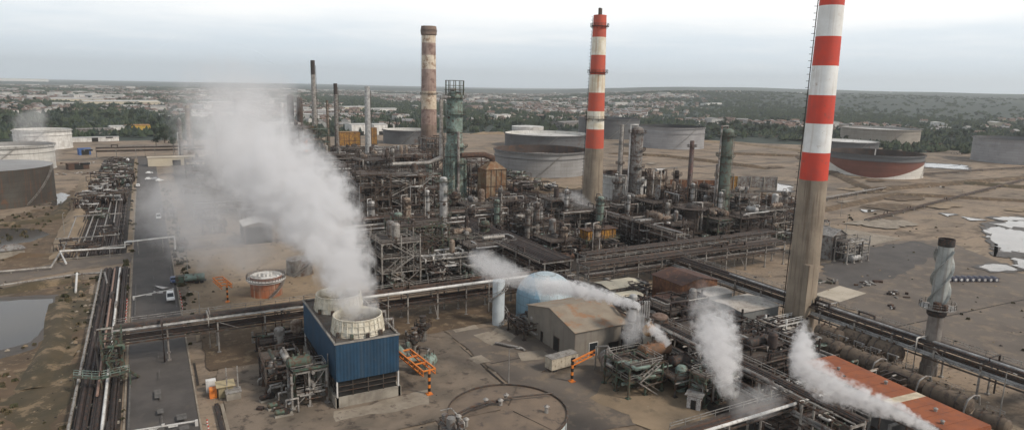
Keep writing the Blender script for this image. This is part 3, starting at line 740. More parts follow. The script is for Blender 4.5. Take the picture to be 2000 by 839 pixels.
# flare stack with helical strakes
FLG = mat('flare_lower_grey', (.24, .215, .19), (.14, .12, .105), .3, .7, .1, streak=.8, rc=(.10, .075, .06))
X, Y = G(1812, 728); h = HT(X, Y, 466); hm = HT(X, Y, 598)
t = thing('flare_stack', 'grey steel stack with spiral strakes and a platform at half height', 'stack', (X, Y, 0))
mb = MB(); mb.lathe([(1.75, 0), (1.75, 2.2), (1.55, 2.3), (1.5, hm-2)], 24); mb.build('lower_shaft', FLG, t)
mb = MB(); mb.lathe([(1.7, hm-2), (1.9, hm-1.6), (1.9, hm-.9), (1.6, hm-.4)], 24); mb.build('collar', DARK, t)
mb = MB(); mb.lathe([(1.5, hm-.5), (1.5, h-1.6)], 24); up = mb.build('upper_shaft', mat('flare_upper_grey', (.34, .35, .33), (.25, .26, .245), .4, .6, .1, streak=.5), t)
for s in range(3):
    mb = MB(); N_ = 44; vs = []
    for i in range(N_+1):
        z = hm+.8+(h-2.4-hm-.8)*i/N_; a = s*2.094+i/N_*4.6
        for q, dz in ((1.46, -.12), (2.1, -.09), (2.1, .09), (1.46, .12)): vs.append((q*math.cos(a), q*math.sin(a), z+dz))
    mb.add(vs, [(4*i+j, 4*i+(j+1) % 4, 4*i+4+(j+1) % 4, 4*i+4+j) for i in range(N_) for j in range(4)]); mb.build('strake', MATS['flare_upper_grey'], up)
mb = MB(); mb.lathe([(1.5, h-1.6), (1.58, h-1.5), (1.6, h), (1.42, h), (1.5, h-2), (.01, h-2)], 24); mb.build('burner_rim', DARK, t)
mb = MB(); mb.ring(1.6, 3.5, hm-.2, .2, 28); pl = mb.build('platform', PALE, t)
mb = MB(); railing(mb, [(3.45*math.cos(q*PI/10), 3.45*math.sin(q*PI/10), hm) for q in range(21)], 1.1, 9, .08); mb.build('railing', PALE, pl)
mb = MB(); mb.box((-2.4, -1.2, hm+.8), (1, 1.2, 1.6)); mb.box((-1.4, -2.3, hm+.6), (1, .8, 1.2)); mb.build('control_box', RUSTY, t)
mb = MB(); mb.box((1.65, 0, h-3.5), (.15, .9, 2.2)); mb.build('hatch', WHITE, t)
mb = MB()
for e in (-.3, .3): mb.ends((1.9, e, 1), (1.9, e, h-2), .1)
for q in range(30): mb.ends((1.9, -.3, 1+q*.7), (1.9, .3, 1+q*.7), .06)
mb.build('ladder', STEEL, t)

# ================================================================== columns
X, Y = G(887, 408); h = HT(X, Y, 178)
GC = tower('tall green distillation column with a caged head, in front of the old chimney', None, h, 4.6, GREENL, 7, GREENS, xy=(X, Y), r2=3.9, wide=1.7, lad=GREENS)
mb = MB(); mb.ring(3.2, 5.0, h+.5, .2, 20)
for q in range(10): a = q*PI/5; mb.ends((4.4*math.cos(a), 4.4*math.sin(a), h-2), (4.4*math.cos(a), 4.4*math.sin(a), h+5), .3)
for z in (h+2.5, h+4.8): mb.ring(4.3, 4.6, z, .25, 20)
mb.build('head_cage', GREENS, GC)
for q in range(3):
    mb = MB(); a = q*2.1; mb.cyl((4.6*math.cos(a)*1.25, 4.6*math.sin(a)*1.25, 2), (4.6*math.cos(a)*1.25, 4.6*math.sin(a)*1.25, h*.42), .9, n=12); mb.build('side_vessel', GREENL, GC)
# big riser pipe of the green column (pale) 
mb = MB(); X2, Y2 = G(857, 330, 0); mb.tube([(-7.5, -1.5, h*.93), (-7.5, -1.5, 26), (-14, -1.5, 23.5), (-32, -1.5, 23.5)], 1.0, 10); mb.tube([(-1, -1.5, h*.95), (-7.5, -1.5, h*.95), (-7.5, -1.5, h*.92)], 1.0, 10)
GC.rotation_euler = (0, 0, 0); mb.build('riser_pipe', PALE, GC)
X, Y = G(866, 505); hh = HT(X, Y, 345)
tower('slim pale column with ring platforms, in front of the green distillation column', None, hh, 1.35, ALU, 7, GREENS, xy=(X, Y), wide=1.5, over=False)
X, Y = G(1236, 420); tower('grey brown column with round top platform beside the mid chimney', None, HT(X, Y, 247), 3.0, GREYV, 5, STEEL, xy=(X, Y))
X, Y = G(1405, 456); tower('dark green column with five platforms behind the tall chimney rack', None, HT(X, Y, 250), 2.7, mat('dark_green_column_paint', (.12, .155, .125), (.075, .095, .08), .3, .7, .1, rust=.5, streak=.5), 5, GREENS, xy=(X, Y), wide=1.2)
X, Y = G(1205, 425); tower('grey reactor vessel with a thin silver stack on its top', None, HT(X, Y, 345), 2.6, GREYV, 2, STEEL, xy=(X, Y), name='reactor_vessel', cat='vessel', r2=1.9)
X, Y = G(1276, 432); t = tower('fat stained cylindrical heater with piping crown between two columns', None, HT(X, Y, 335), 4.1, TANV, 2, STEEL, xy=(X, Y), name='cylindrical_heater', cat='heater')
for q in range(9):
    a = q*.7; mb = MB(); z = HT(X, Y, 345); mb.tube([(3.4*math.cos(a), 3.4*math.sin(a), z-2), (3.4*math.cos(a), 3.4*math.sin(a), z+3.2), (4.9*math.cos(a), 4.9*math.sin(a), z+3.2), (4.9*math.cos(a), 4.9*math.sin(a), z-14)], .28, 6); mb.build('crown_pipe', R.choice([PALE, STEEL, DARK]), t)
X, Y = G(1316, 430); tower('narrow dark column beside the fat stained heater', None, HT(X, Y, 332), 1.1, DARK, 3, STEEL, xy=(X, Y))
for lb, px, yt, r, m, n in (
    ('dim grey column half lost in steam behind the cooling tower plume', (470, 330), 190, 2.2, GREYV, 3), ('tall lattice braced column veiled by the edge of the steam', (572, 320), 185, 2.4, DARK, 5),
    ('thin white column inside the steam', (556, 325), 200, .9, WHITE, 1), ('twin column with a bent overhead pipe under the steam edge', (590, 322), 190, 2.0, STEEL, 5),
    ('short silver vessel with a domed head near the steam edge', (537, 330), 256, 1.8, ALU, 2), ('brown column beneath the steam, near the orange stair stack', (565, 335), 265, 2.3, RUSTY, 2),
    ('grey column at the far end of the steam drift', (430, 320), 215, 2.0, GREYV, 3), ('pink grey column near the far pipe bridge', (372, 300), 205, 2.0, TANV, 3), ('dull column left of the fading plume', (355, 310), 232, 1.5, GREYV, 2),
    ('slender pale column just behind the dark process frames', (768, 380), 290, 1.0, PALE, 3), ('stubby dark column beside the pale slender one', (745, 372), 310, 1.5, DARK, 2), ('rust brown column within the dark frames', (812, 380), 300, 1.3, RUSTY, 3),
    ('small green column between frames and green giant', (838, 395), 320, 1.5, GREENL, 3), ('pale vent column rising from the front frames', (727, 470), 392, 1.2, ALU, 2), ('stained column rising through the front decks', (795, 480), 385, 1.5, TANV, 3),
    ('short dark column behind the long rack', (920, 470), 405, 1.4, DARK, 2), ('squat green column behind the long rack', (947, 500), 430, 1.6, GREENS, 2), ('grey column near the striped chimney foot', (1112, 440), 385, 1.1, GREYV, 2),
    ('thin column between fat heater and drum rows', (1300, 470), 395, .9, PALE, 2), ('short column behind the trestle of pale lattice', (1452, 440), 375, 1.5, DARK, 2), ('brown column near the grey louvred building', (1500, 440), 380, 1.1, RUSTY, 2),
    ('pale column beside the tall chimney, far side', (1530, 430), 372, 1.0, PALE, 2)):
    X, Y = G(*px); tower(lb, None, HT(X, Y, yt), r, m, n, STEEL, xy=(X, Y), wide=1.1)
# lighting masts: pale lattice-free column beside racks
X, Y = G(1348, 470); tower('dark squat column wrapped in round decks', None, 15, 3.0, DARK, 3, STEEL, xy=(X, Y), wide=3.0, name='reactor_vessel', cat='vessel')
# ================================================================== storage tanks
GT = mat('grey_tank_paint', (.30, .295, .29), (.25, .245, .24), .05, .6, 0, streak=.15)
GTD = mat('dark_grey_tank_paint', (.12, .125, .13), (.09, .09, .095), .05, .6, 0, rust=.2)
TWH = mat('white_tank_paint', (.66, .65, .62), (.54, .53, .50), .06, .6, 0, streak=.3)
TINN = mat('rusty_tank_inside', (.07, .05, .042), (.035, .028, .025), .1, .9, 0, rust=.5)
ROOFL = mat('pale_floating_roof', (.42, .41, .39), (.25, .22, .20), .08, .7, 0, rust=.4)
def plates(m, r):
    '''welded shell plates: courses of slightly different tone'''
    nt = m.node_tree; N = nt.nodes; L = nt.links; b = N['Principled BSDF']; src = b.inputs['Base Color'].links[0].from_socket
    tc = N.new('ShaderNodeTexCoord'); sx = N.new('ShaderNodeSeparateXYZ'); L.new(tc.outputs['Object'], sx.inputs[0])
    at = N.new('ShaderNodeMath'); at.operation = 'ARCTAN2'; L.new(sx.outputs[1], at.inputs[0]); L.new(sx.outputs[0], at.inputs[1])
    mu = N.new('ShaderNodeMath'); mu.operation = 'MULTIPLY'; mu.inputs[1].default_value = r; L.new(at.outputs[0], mu.inputs[0])
    cb = N.new('ShaderNodeCombineXYZ'); L.new(mu.outputs[0], cb.inputs[0]); L.new(sx.outputs[2], cb.inputs[1])
    br = N.new('ShaderNodeTexBrick'); L.new(cb.outputs[0], br.inputs['Vector']); br.inputs['Scale'].default_value = 1
    br.inputs['Brick Width'].default_value = r*.28; br.inputs['Row Height'].default_value = 2.4; br.inputs['Mortar Size'].default_value = .07
    br.inputs['Color1'].default_value = (1, 1, 1, 1); br.inputs['Color2'].default_value = (.84, .83, .82, 1); br.inputs['Mortar'].default_value = (.62, .58, .55, 1)
    mxn = N.new('ShaderNodeMix'); mxn.data_type = 'RGBA'; mxn.blend_type = 'MULTIPLY'; mxn.inputs[0].default_value = 1; L.new(src, mxn.inputs[6]); L.new(br.outputs[0], mxn.inputs[7]); L.new(mxn.outputs[2], b.inputs['Base Color'])
def ttop(c, r, y): return HT(c[0], c[1], y)
c = (249, 415); tank('grey open tank with a dark sunken roof, straight behind the red and white chimney', c, 33.3, 16.5, GT, roof=ROOFL, inner=TINN, roofz=.62, gm_=GTD)
c = (368, 602); tank('dark open tank with a white inner rim, second row behind the grey tank', c, 44, 13, GTD, roof=TWH, inner=TWH, roofz=.75)
c = (444, 776); tank('small pale domed tank beyond the two open tanks', c, 21, 9, TWH, roof=TWH, open_=False, girder=False)
c = (495, 556); tank('big grey tank with a black inner wall, beyond the columns', c, 35, 22, mat('lilac_grey_tank', (.33, .325, .33), (.27, .265, .27), .04, .6), roof=GTD, inner=mat('black_tank_inside', (.03, .03, .033), (.05, .05, .05), .1, .8), roofz=.62)
c = (512, 690); tank('black topped tank hidden behind the big grey tank', c, 38, 24, GTD, roof=GTD, inner=GTD, roofz=.8)
c = (240, 672); tank('dark tank with pale rim between the pale stack and old chimney', c, 25, 14, GTD, roof=TWH, inner=TWH, roofz=.8)
c = (215, 300); c = (219, 277); tank('white tank close behind the striped chimney, rust patches inside', c, 13.8, 17, TWH, roof=RUSTY, inner=TINN, roofz=.7, group=None)
# red, blue-grey and white tank: paint boundary curves round the shell
rtm = bpy.data.materials.new('red_white_tank_paint'); rtm.use_nodes = True; nt = rtm.node_tree; N = nt.nodes; L = nt.links
tc = N.new('ShaderNodeTexCoord'); sx = N.new('ShaderNodeSeparateXYZ'); L.new(tc.outputs['Object'], sx.inputs[0])
def MM(op, a, b_=None):
    q = N.new('ShaderNodeMath'); q.operation = op
    for i, v in enumerate((a, b_)):
        if v is None: continue
        if hasattr(v, 'is_output'): L.new(v, q.inputs[i])
        else: q.inputs[i].default_value = v
    return q.outputs[0]
f = MM('GREATER_THAN', MM('SUBTRACT', sx.outputs[2], MM('MULTIPLY', MM('POWER', MM('ABSOLUTE', MM('DIVIDE', sx.outputs[1], 33.0)), 2.0), 9.5)), 0.3)
f2 = MM('GREATER_THAN', sx.outputs[2], 12.2)
n = N.new('ShaderNodeTexNoise'); n.inputs['Scale'].default_value = .15; n.inputs['Detail'].default_value = 6; L.new(tc.outputs['Object'], n.inputs['Vector'])
def mxx(f_, a, c_):
    q = N.new('ShaderNodeMix'); q.data_type = 'RGBA'; L.new(f_, q.inputs[0])
    for k, v in ((6, a), (7, c_)):
        if hasattr(v, 'is_output'): L.new(v, q.inputs[k])
        else: q.inputs[k].default_value = (*v, 1)
    return q.outputs[2]
colr = mxx(f, (.62, .59, .54), mxx(n.outputs[0], (.20, .065, .04), (.13, .05, .035)))
L.new(mxx(f2, colr, (.13, .135, .14)), N['Principled BSDF'].inputs['Base Color']); N['Principled BSDF'].inputs['Roughness'].default_value = .6
c = (490, 320); tank('red brown tank with grey upper band and white curved base', c, 33, 16.5, rtm, roof=GTD, inner=TINN, roofz=.6, rz=math.atan2(-c[1], -c[0]), stair=1.2, gm_=GTD)
c = (668, 470); tank('low pale tank with a white roof, behind the red brown tank', c, 31, 10, GTD, roof=TWH, inner=TWH, roofz=.92)
c = (800, 520); tank('beige tank with slanted white patch, furthest of the right group', c, 44, 19, mat('beige_tank_paint', (.36, .32, .27), (.30, .26, .22), .04, .6, 0, streak=.2), roof=TWH, inner=GT, roofz=.85, stair=-2.4)
c = (722, 331); tank('large lilac grey tank at the right edge with a slanting stair', c, 36, 22, mat('lilac_grey_tank', (.33, .325, .33)), roof=GT, inner=GTD, roofz=.8, stair=-2.6)
# tanks on the left
RTW = mat('rust_run_tank_wall', (.075, .07, .058), (.05, .042, .035), .07, .7, 0, rust=.22, streak=.85, rc=(.12, .055, .028), sc2=.1)
c = G(18, 372); tank('dark rusty walled tank with a pale roof at the left edge', (-69, 402), 27, 17.5, RTW, roof=GT, open_=False, girder=False, cone=.03, group=None, stair=-.9)
tank('dull white tank half veiled by a wisp of steam', (-77, 545), 22, 16, TWH, roof=TWH, inner=GT, open_=True, roofz=.8, group=None)
tank('clean white tank with a level rim beyond the veiled one', (-78, 700), 21, 16, WHITE, roof=TWH, inner=TWH, open_=True, roofz=.8, group=None)
# blue and white tank by the rusty roofed shed
bm = bpy.data.materials.new('blue_white_tank_paint'); bm.use_nodes = True; nt = bm.node_tree; N = nt.nodes; L = nt.links
tc = N.new('ShaderNodeTexCoord'); sx = N.new('ShaderNodeSeparateXYZ'); L.new(tc.outputs['Object'], sx.inputs[0])
f = MM('GREATER_THAN', MM('ADD', MM('MULTIPLY', sx.outputs[0], .9), MM('MULTIPLY', sx.outputs[2], .35)), 1.4)
n = N.new('ShaderNodeTexNoise'); n.inputs['Scale'].default_value = .3; n.inputs['Detail'].default_value = 6; L.new(tc.outputs['Object'], n.inputs['Vector'])
L.new(mxx(f, mxx(n.outputs[0], (.17, .31, .42), (.25, .38, .47)), mxx(n.outputs[0], (.44, .52, .56), (.36, .44, .48))), N['Principled BSDF'].inputs['Base Color']); N['Principled BSDF'].inputs['Roughness'].default_value = .5
tank('light blue tank with a slanted white field, behind the rusty roofed shed', (89.6, 145.2), 7.6, 6.0, bm, roof=bm, open_=False, girder=False, group=None, cone=.8, rz=math.atan2(145, 90)-PI/2, stair=1.2)
bt = [o for o in bpy.data.objects if o.name.startswith('storage_tank') and o.type == 'EMPTY'][-1]
for ch in list(bt.children):
    if ch.name.startswith('roof'):
        mbd = MB(); mbd.lathe([(7.62*math.cos(k*PI/18), 6.0+6.4*math.sin(k*PI/18)) for k in range(10)], 64); nd = mbd.build('roof', bm, bt); bpy.data.objects.remove(ch)
# foreground tank
FTR = mat('dusty_tank_roof', (.185, .135, .095), (.13, .098, .072), .18, .85, 0, rust=.4, rc=(.08, .06, .048), sc2=.5)
FTW = mat('pale_blue_tank_wall', (.52, .60, .62), (.40, .45, .46), .2, .6, 0, rust=.3, streak=.5)
t = tank('wide tank with a dusty brown roof and roof pipe, cut by the lower edge', (47.7, 87.6), 9.5, 9.0, FTW, roof=FTR, open_=False, girder=False, group=None, cone=.05, stair=2.0)
mb = MB(); mb.lathe([(9.55, 8.8), (9.68, 8.82), (9.68, 9.3), (9.5, 9.32), (9.5, 9.05)], 64); mb.build('rim', STEEL, t)
mb = MB()
for k in range(3): a = .9+k*2*PI/3; mb.ends((1.2*math.cos(a), 1.2*math.sin(a), 9.52), (9.5*math.cos(a), 9.5*math.sin(a), 9.04), .12, .1)
mb.build('roof_seam', mat('roof_seam_rust', (.12, .09, .065)), t)
mb = MB(); mb.tube([(-9.4, 1.0, 9.7), (-6, 2.2, 9.9), (-2, 2.6, 10.0), (2.0, 2.3, 10.0), (9.3, 1.2, 9.7)], .16, 7); mb.build('roof_pipe', STEEL, t)
mb = MB(); mb.tube([(-9.4, .3, 9.6), (-6, 1.5, 9.8), (-2, 2.0, 9.9), (0, 2.2, 9.9)], .12, 7); mb.build('roof_pipe', DARK, t)
for x, y in ((-2.4, 3.0), (1.3, 3.0), (-.4, 1.7), (-8.6, -.2), (-8, -1.6), (5.2, -3.4)):
    mb = MB(); mb.cyl((x, y, 9.1), (x, y, 10.3), .32, n=10); mb.cyl((x, y, 10.3), (x, y, 10.6), .5, .12, 10); mb.build('roof_vent', PALE, t)
for x, y, q in ((-10.4, -1.4, 1.0), (-9.5, -3.2, .8), (-10.6, .6, .7)):
    mb = MB(); mb.cyl((x, y, 0), (x, y, 10+q), q*.7, n=12); mb.ring(.2, q*1.3, 9.2, .12, 14, c=(x, y)); mb.build('side_vessel', GREYV, t)
clutter(t, (-12, -4, 6, -8.8, 2, 11.4), 12, [DARK, STEEL, PALE], (.06, .14))
tank('slender white upright tank beside the long pipe rack', (76.2, 146), 1.55, 11.6, mat('blue_white_tank_paint2', (.55, .60, .62), (.42, .46, .48), .3, .6, 0, streak=.3), open_=False, girder=False, group=None, stair=-2.0, cone=.2, name='upright_tank')
ob = mat('small_tank_orange_side', (.34, .11, .045), (.24, .12, .075), .3, .8, 0, streak=.6, rc=(.50, .42, .34))
t = tank('small round tank with orange rust side and white dished roof', (27.2, 196), 4.3, 5.8, ob, roof=WHITE, open_=True, inner=WHITE, girder=True, group=None, roofz=.85, gm_=WHITE, stair=-1.6)
t = tank('second small dull tank behind the orange sided one', (40, 214), 4.0, 5.0, GREYV, roof=GREYV, open_=False, girder=False, group=None, stair=True)

for nm_, r_ in (('grey_tank_paint', 33), ('dark_grey_tank_paint', 35), ('white_tank_paint', 22), ('lilac_grey_tank', 36), ('beige_tank_paint', 44), ('rust_run_tank_wall', 27), ('white_paint', 21), ('red_white_tank_paint', 33), ('blue_white_tank_paint', 8), ('small_tank_orange_side', 5)):
    plates(MATS.get(nm_) or bpy.data.materials[nm_], r_) if nm_ != 'white_paint' else None
# ================================================================== cooling tower
t = thing('cooling_tower', 'blue clad cooling tower with cream fan stacks, steam pouring from its top', 'cooling tower', (34, 132.5, 0))
BLUE = mat('blue_cladding', (.012, .050, .098), (.009, .036, .070), .35, .6, 0, rust=.12, streak=.35, rc=(.05, .065, .08), bump=.1)
CREAM = mat('cream_fan_stack_paint', (.66, .62, .52), (.52, .47, .37), .8, .7, 0, rust=.25, streak=.45, rc=(.24, .17, .10))
SX, SY = 6.1, 14.3
mb = MB()
for (x0, y0, x1, y1, cx, cyy, sxx, syy) in ((0, 0, 0, 0, 0, -SY, 2*SX, .3), (0, 0, 0, 0, 0, SY, 2*SX, .3), (0, 0, 0, 0, -SX, 0, .3, 2*SY+.3), (0, 0, 0, 0, SX, 0, .3, 2*SY+.3)):
    mb.box((cx, cyy, 1.05), (sxx+.3 if sxx > 1 else .6, syy+.3 if syy > 1 else .6, 2.1))
mb.build('basin', CONC, t)
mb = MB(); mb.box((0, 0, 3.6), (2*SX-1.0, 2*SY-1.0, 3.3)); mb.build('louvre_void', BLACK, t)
for k in range(5):
    x = -SX+.15+(2*SX-.3)*k/4
    for y in (-SY+.1, SY-.1):
        mb = MB(); mb.ends((x, y, 2.1), (x, y, 5.3), .26 if k % 4 == 0 else .14); mb.build('frame_post', WHITE if k in (0, 4) else STEEL, t)
for k in range(1, 10):
    y = -SY+2*SY*k/10
    for x in (-SX+.1, SX-.1): mb = MB(); mb.ends((x, y, 2.1), (x, y, 5.3), .2); mb.build('frame_post', STEEL, t)
for z in (3.2, 4.2):
    mb = MB()
    for y in (-SY+.12, SY-.12): mb.ends((-SX, y, z), (SX, y, z), .12)
    for x in (-SX+.12, SX-.12): mb.ends((x, -SY, z), (x, SY, z), .12)
    mb.build('louvre_rail', STEEL, t)
def clad(x0, y0, x1, y1, z0, z1):                              # corrugated sheet
    d = Vector((x1-x0, y1-y0, 0)); n = int(d.length/.32); u = d/n; nn = Vector((u.y, -u.x, 0)).normalized()*.055; vs = []
    for i in range(n+1):
        p = Vector((x0, y0, 0))+u*i+(nn if i % 2 else Vector())
        vs += [(p.x, p.y, z0), (p.x, p.y, z1)]
    mb = MB(); mb.add(vs, [(2*i, 2*i+2, 2*i+3, 2*i+1) for i in range(n)]); return mb
for q in ((-SX, -SY, SX, -SY), (SX, -SY, SX, SY), (SX, SY, -SX, SY), (-SX, SY, -SX, -SY)):
    clad(*q, 5.2, 12.6).build('cladding', BLUE, t)
mb = MB(); mb.box((0, 0, 12.2), (2*SX-.1, 2*SY-.1, .5)); mb.build('deck', mat('wet_fan_deck', (.10, .095, .085), (.06, .055, .05), .6, .6, 0, rust=.5), t)
for x, y, sx_, sy_ in ((0, -SY, 2*SX+.5, .35), (0, SY, 2*SX+.5, .35), (-SX, 0, .35, 2*SY), (SX, 0, .35, 2*SY)):
    mb = MB(); mb.box((x, y, 12.72), (sx_, sy_, .28)); mb.build('parapet', mat('edge_trim', (.30, .28, .25), (.2, .18, .16), .6), t)
for j, y in enumerate((-7.7, 7.2)):
    mb = MB(); n = 36; mb.lathe([(5.25, 12.45), (5.1, 12.7), (4.75, 14.0), (4.6, 15.3), (4.75, 15.7), (4.6, 15.75), (4.45, 15.3), (4.6, 14), (4.9, 12.6)], n, (0, y, 0))
    fsx = mb.build('fan_stack', CREAM, t)
    for q in range(28):
        a = q*2*PI/28; mb = MB(); mb.ends((5.2*math.cos(a), y+5.2*math.sin(a), 12.5), (4.68*math.cos(a), y+4.68*math.sin(a), 15.5), .12); mb.build('rib', CREAM, fsx)
    mb = MB()
    for zz, rr in ((13.4, 5.0), (14.6, 4.72)): mb.ring(rr-.02, rr+.1, zz, .14, 36, c=(0, y))
    mb.build('hoop', CREAM, fsx)
    mb = MB(); mb.cyl((0, y, 13.0), (0, y, 14.3), .6, n=14); mb.build('fan_hub', STEEL, fsx)
    for q in range(6):
        a = q*PI/3; mb = MB(); mb.add([(.5*math.cos(a), y+.5*math.sin(a), 14.1), (4.3*math.cos(a-.08), y+4.3*math.sin(a-.08), 14.05), (4.3*math.cos(a+.1), y+4.3*math.sin(a+.1), 14.3), (.5*math.cos(a+.5), y+.5*math.sin(a+.5), 14.3)], [(0, 1, 2, 3)]); mb.build('fan_blade', STEEL, fsx)
    mb = MB(); mb.lathe([(4.5, 12.8), (.01, 12.7)], 30, (0, y, 0)); mb.build('fan_well', BLACK, fsx)
    for q in range(5):
        a = -2.6+q*.55; mb = MB(); mb.box((5.5*math.cos(a), y+5.5*math.sin(a), 12.95), (.6, .5, .9)); mb.build('motor', R.choice([GREENS, STEEL, DARK]), t)
mb = MB(); railing(mb, [(-SX+.1, -SY+.1, 12.8), (SX-.1, -SY+.1, 12.8), (SX-.1, SY-.1, 12.8), (-SX+.1, SY-.1, 12.8), (-SX+.1, -SY+.1, 12.8)], 1.0, 3, .05); mb.build('railing', STEEL, t)
for k in range(3): mb = MB(); mb.tube([(5.6, -10+k*5, 12.9), (5.6, -6+k*5, 12.9), (7.6, -6+k*5, 12.9), (7.8, -6+k*5, 2)], .35, 8); mb.build('riser_pipe', GREYV, t)
mb = MB(); mb.tube([(-SX-.25, -9, 9), (-SX-.25, -9, 1)], .12, 6); mb.build('drain_pipe', PALE, t)
# pipes, pumps and frame in front of the cooling tower
frame('pale pipe gantry with ladders against the blue cooling tower side', None, 2, 1, (3.2, 3.5), [3.0, 7.2], PALE, cl=14, vs=1, xy=(23.6, 123), group=None, mats=[PALE, GREYV, STEEL, GREENS], stairs=False, fill=.4)
frame('low rusty pump frame beside the pale pipe gantry', None, 2, 2, (3.4, 4), [2.6, 5.6], STEEL, cl=20, vs=2, xy=(20.5, 134), group=None, mats=[PALE, DARK, STEEL, GREENS, DARK], stairs=False, fill=.3)
def pump(label, x, y, rz, m, s=1.0, group='pumps on the cooling water yard'):
    t = thing('pump', label, 'pump', (x, y, 0), rz, group)
    mb = MB(); mb.box((0, 0, .2), (3.2*s, 1.2*s, .4)); mb.build('plinth', CONC, t)
    mb = MB(); mb.cyl((-1.4*s, 0, 1*s), (.1, 0, 1*s), .5*s, n=12); mb.cyl((-1.6*s, 0, 1*s), (-1.4*s, 0, 1*s), .38*s, n=12); mb.build('motor', m, t)
    mb = MB(); mb.cyl((.5*s, -.35*s, 1*s), (.5*s, .35*s, 1*s), .7*s, n=14); mb.cyl((.1, 0, 1*s), (.5*s, 0, 1*s), .16, n=8); mb.build('casing', DARK, t)
    mb = MB(); mb.tube([(.5*s, 0, 1.6*s), (.5*s, 0, 3*s), (2.6*s, 0, 3*s), (2.6*s, 0, .3)], .2*s, 7); mb.build('pipe', PALE, t)
    return t
for i, (x, y, rz, m, lb) in enumerate(((17.8, 123, .1, GREENS, 'green motor pump in front of the rusty pump frame'), (18.5, 119.5, .0, GREENS, 'green motor pump closest to the blue cooling tower corner'), (17, 127, .2, DARK, 'dark motor pump in the shade of the rusty pump frame'), (50, 141, 1.4, GREENL, 'pale green pump behind the orange sloping gantry'))):
    pump(lb, x, y, rz, m, 1.0)
for i, (px, n_) in enumerate((((505, 752), 'upper'), ((525, 772), 'middle'), ((535, 735), 'rear'))):
    X, Y = G(*px); t = thing('pipe_elbow', {'upper': 'white elbow pipe rising from the ground, first of three by the pump yard', 'middle': 'white elbow pipe lowest of three by the pump yard', 'rear': 'white elbow pipe close under the rusty pump frame'}[n_], 'pipe', (X, Y, 0))
    mb = MB(); mb.tube([(0, 0, 0), (0, 0, .9), (.25, .05, 1.25), (.7, .1, 1.4), (3.2, .5, 1.4)], .28, 9); mb.build('pipe', PALE, t)
    mb = MB(); mb.ends((2.6, .45, 0), (2.6, .45, 1.2), .25); mb.build('support', CONC, t)
t = thing('pit_box', 'open concrete pit box with two upright pale posts', 'pit', (11.2, 131, 0))
mb = MB(); mb.box((0, 0, .8), (2.6, 2.2, 1.6)); mb.build('box', CONC, t)
mb = MB(); mb.box((0, 0, 1.68), (2.9, 2.5, .16)); mb.build('lid', PALE, t)
for s in (-1, 1): mb = MB(); mb.ends((s*1.0, .6, 1.7), (s*1.0, .6, 6.2), .22); mb.build('post', PALE, t)
# orange gantries
def gantry(label, base, tip, h, arms=2):
    t = thing('height_gantry', label, 'gantry', (*base, 0)); d = Vector((tip[0]-base[0], tip[1]-base[1], 0)); L_ = d.length; u = d/L_; nrm = Vector((-u.y, u.x, 0))
    k = int(h/.7)
    mb = MB()
    for i in range(k): mb.k = i % 2; mb.ends((0, 0, h*i/k), (0, 0, h*(i+1)/k), .42)
    mb.k = 0; mb.box((0, 0, .15), (1.2, 1.2, .3)); mb.build('striped_post', [ORANGE, BLACK], t)
    for s in range(arms):
        o = nrm*(s*2.6-1.3 if arms > 1 else 0); mb = MB(); mb.ends(Vector((0, 0, h))+o, u*L_+o+Vector((0, 0, h)), .3); mb.build('arm', ORANGE, t)
        mb = MB(); mb.ends(Vector((0, 0, h-1.0))+o, u*L_+o+Vector((0, 0, h-1.0)), .22)
        q = max(3, int(L_/2))
        for i in range(q): a = Vector((0, 0, h))+o+u*L_*i/q; b_ = Vector((0, 0, h-1))+o+u*L_*(i+1)/q; mb.ends(a, b_, .14); mb.ends(a, a-Vector((0, 0, 1)), .12)
        mb.build('lattice', ORANGE, t)
    if arms > 1:
        for i in range(4): a = u*L_*i/3+Vector((0, 0, h)); mb = MB(); mb.ends(a-nrm*1.4, a+nrm*1.4, .24); mb.build('cross_bar', ORANGE, t)
    return t
gantry('orange lattice gantry on a striped post beside the cooling tower', (45.5, 116), (44.5, 127.5), 5.2, 2)
gantry('orange gantry arm on a striped post beside the cream container', (74.2, 108.6), (82, 111.5), 4.6, 1)
gantry('small orange gantry on the sandy yard near the orange sided tank', G(445, 590), (G(445, 590)[0]-1.5, G(445, 590)[1]+9), 5, 2)
# container on wheels
t = thing('office_container', 'cream container cabin on wheels next to the dark shed doorway', 'container', (76, 115.5, 0), .1)
mb = MB(); mb.box((0, 0, 1.9), (7.2, 2.5, 2.5)); mb.build('body', mat('cream_container_paint', (.52, .46, .36), (.38, .33, .26), .6, .7, 0, rust=.3, streak=.5), t)
mb = MB(); mb.box((0, 0, 3.2), (7.35, 2.65, .12)); mb.box((.4, 0, 3.3), (2.2, .3, .12)); mb.build('roof', PALE, t)
mb = MB(); mb.box((2.2, -1.28, 2.0), (1.2, .06, .8)); mb.build('window', GLASS, t)
for x in (-2.6, 2.6):
    for y in (-1, 1): mb = MB(); mb.cyl((x, y, .42), (x, y*1.2, .42), .42, n=14); mb.build('wheel', RUBBER, t)
mb = MB(); mb.ends((-3.6, 0, .55), (-5.2, 0, .4), .16); mb.build('drawbar', STEEL, t)

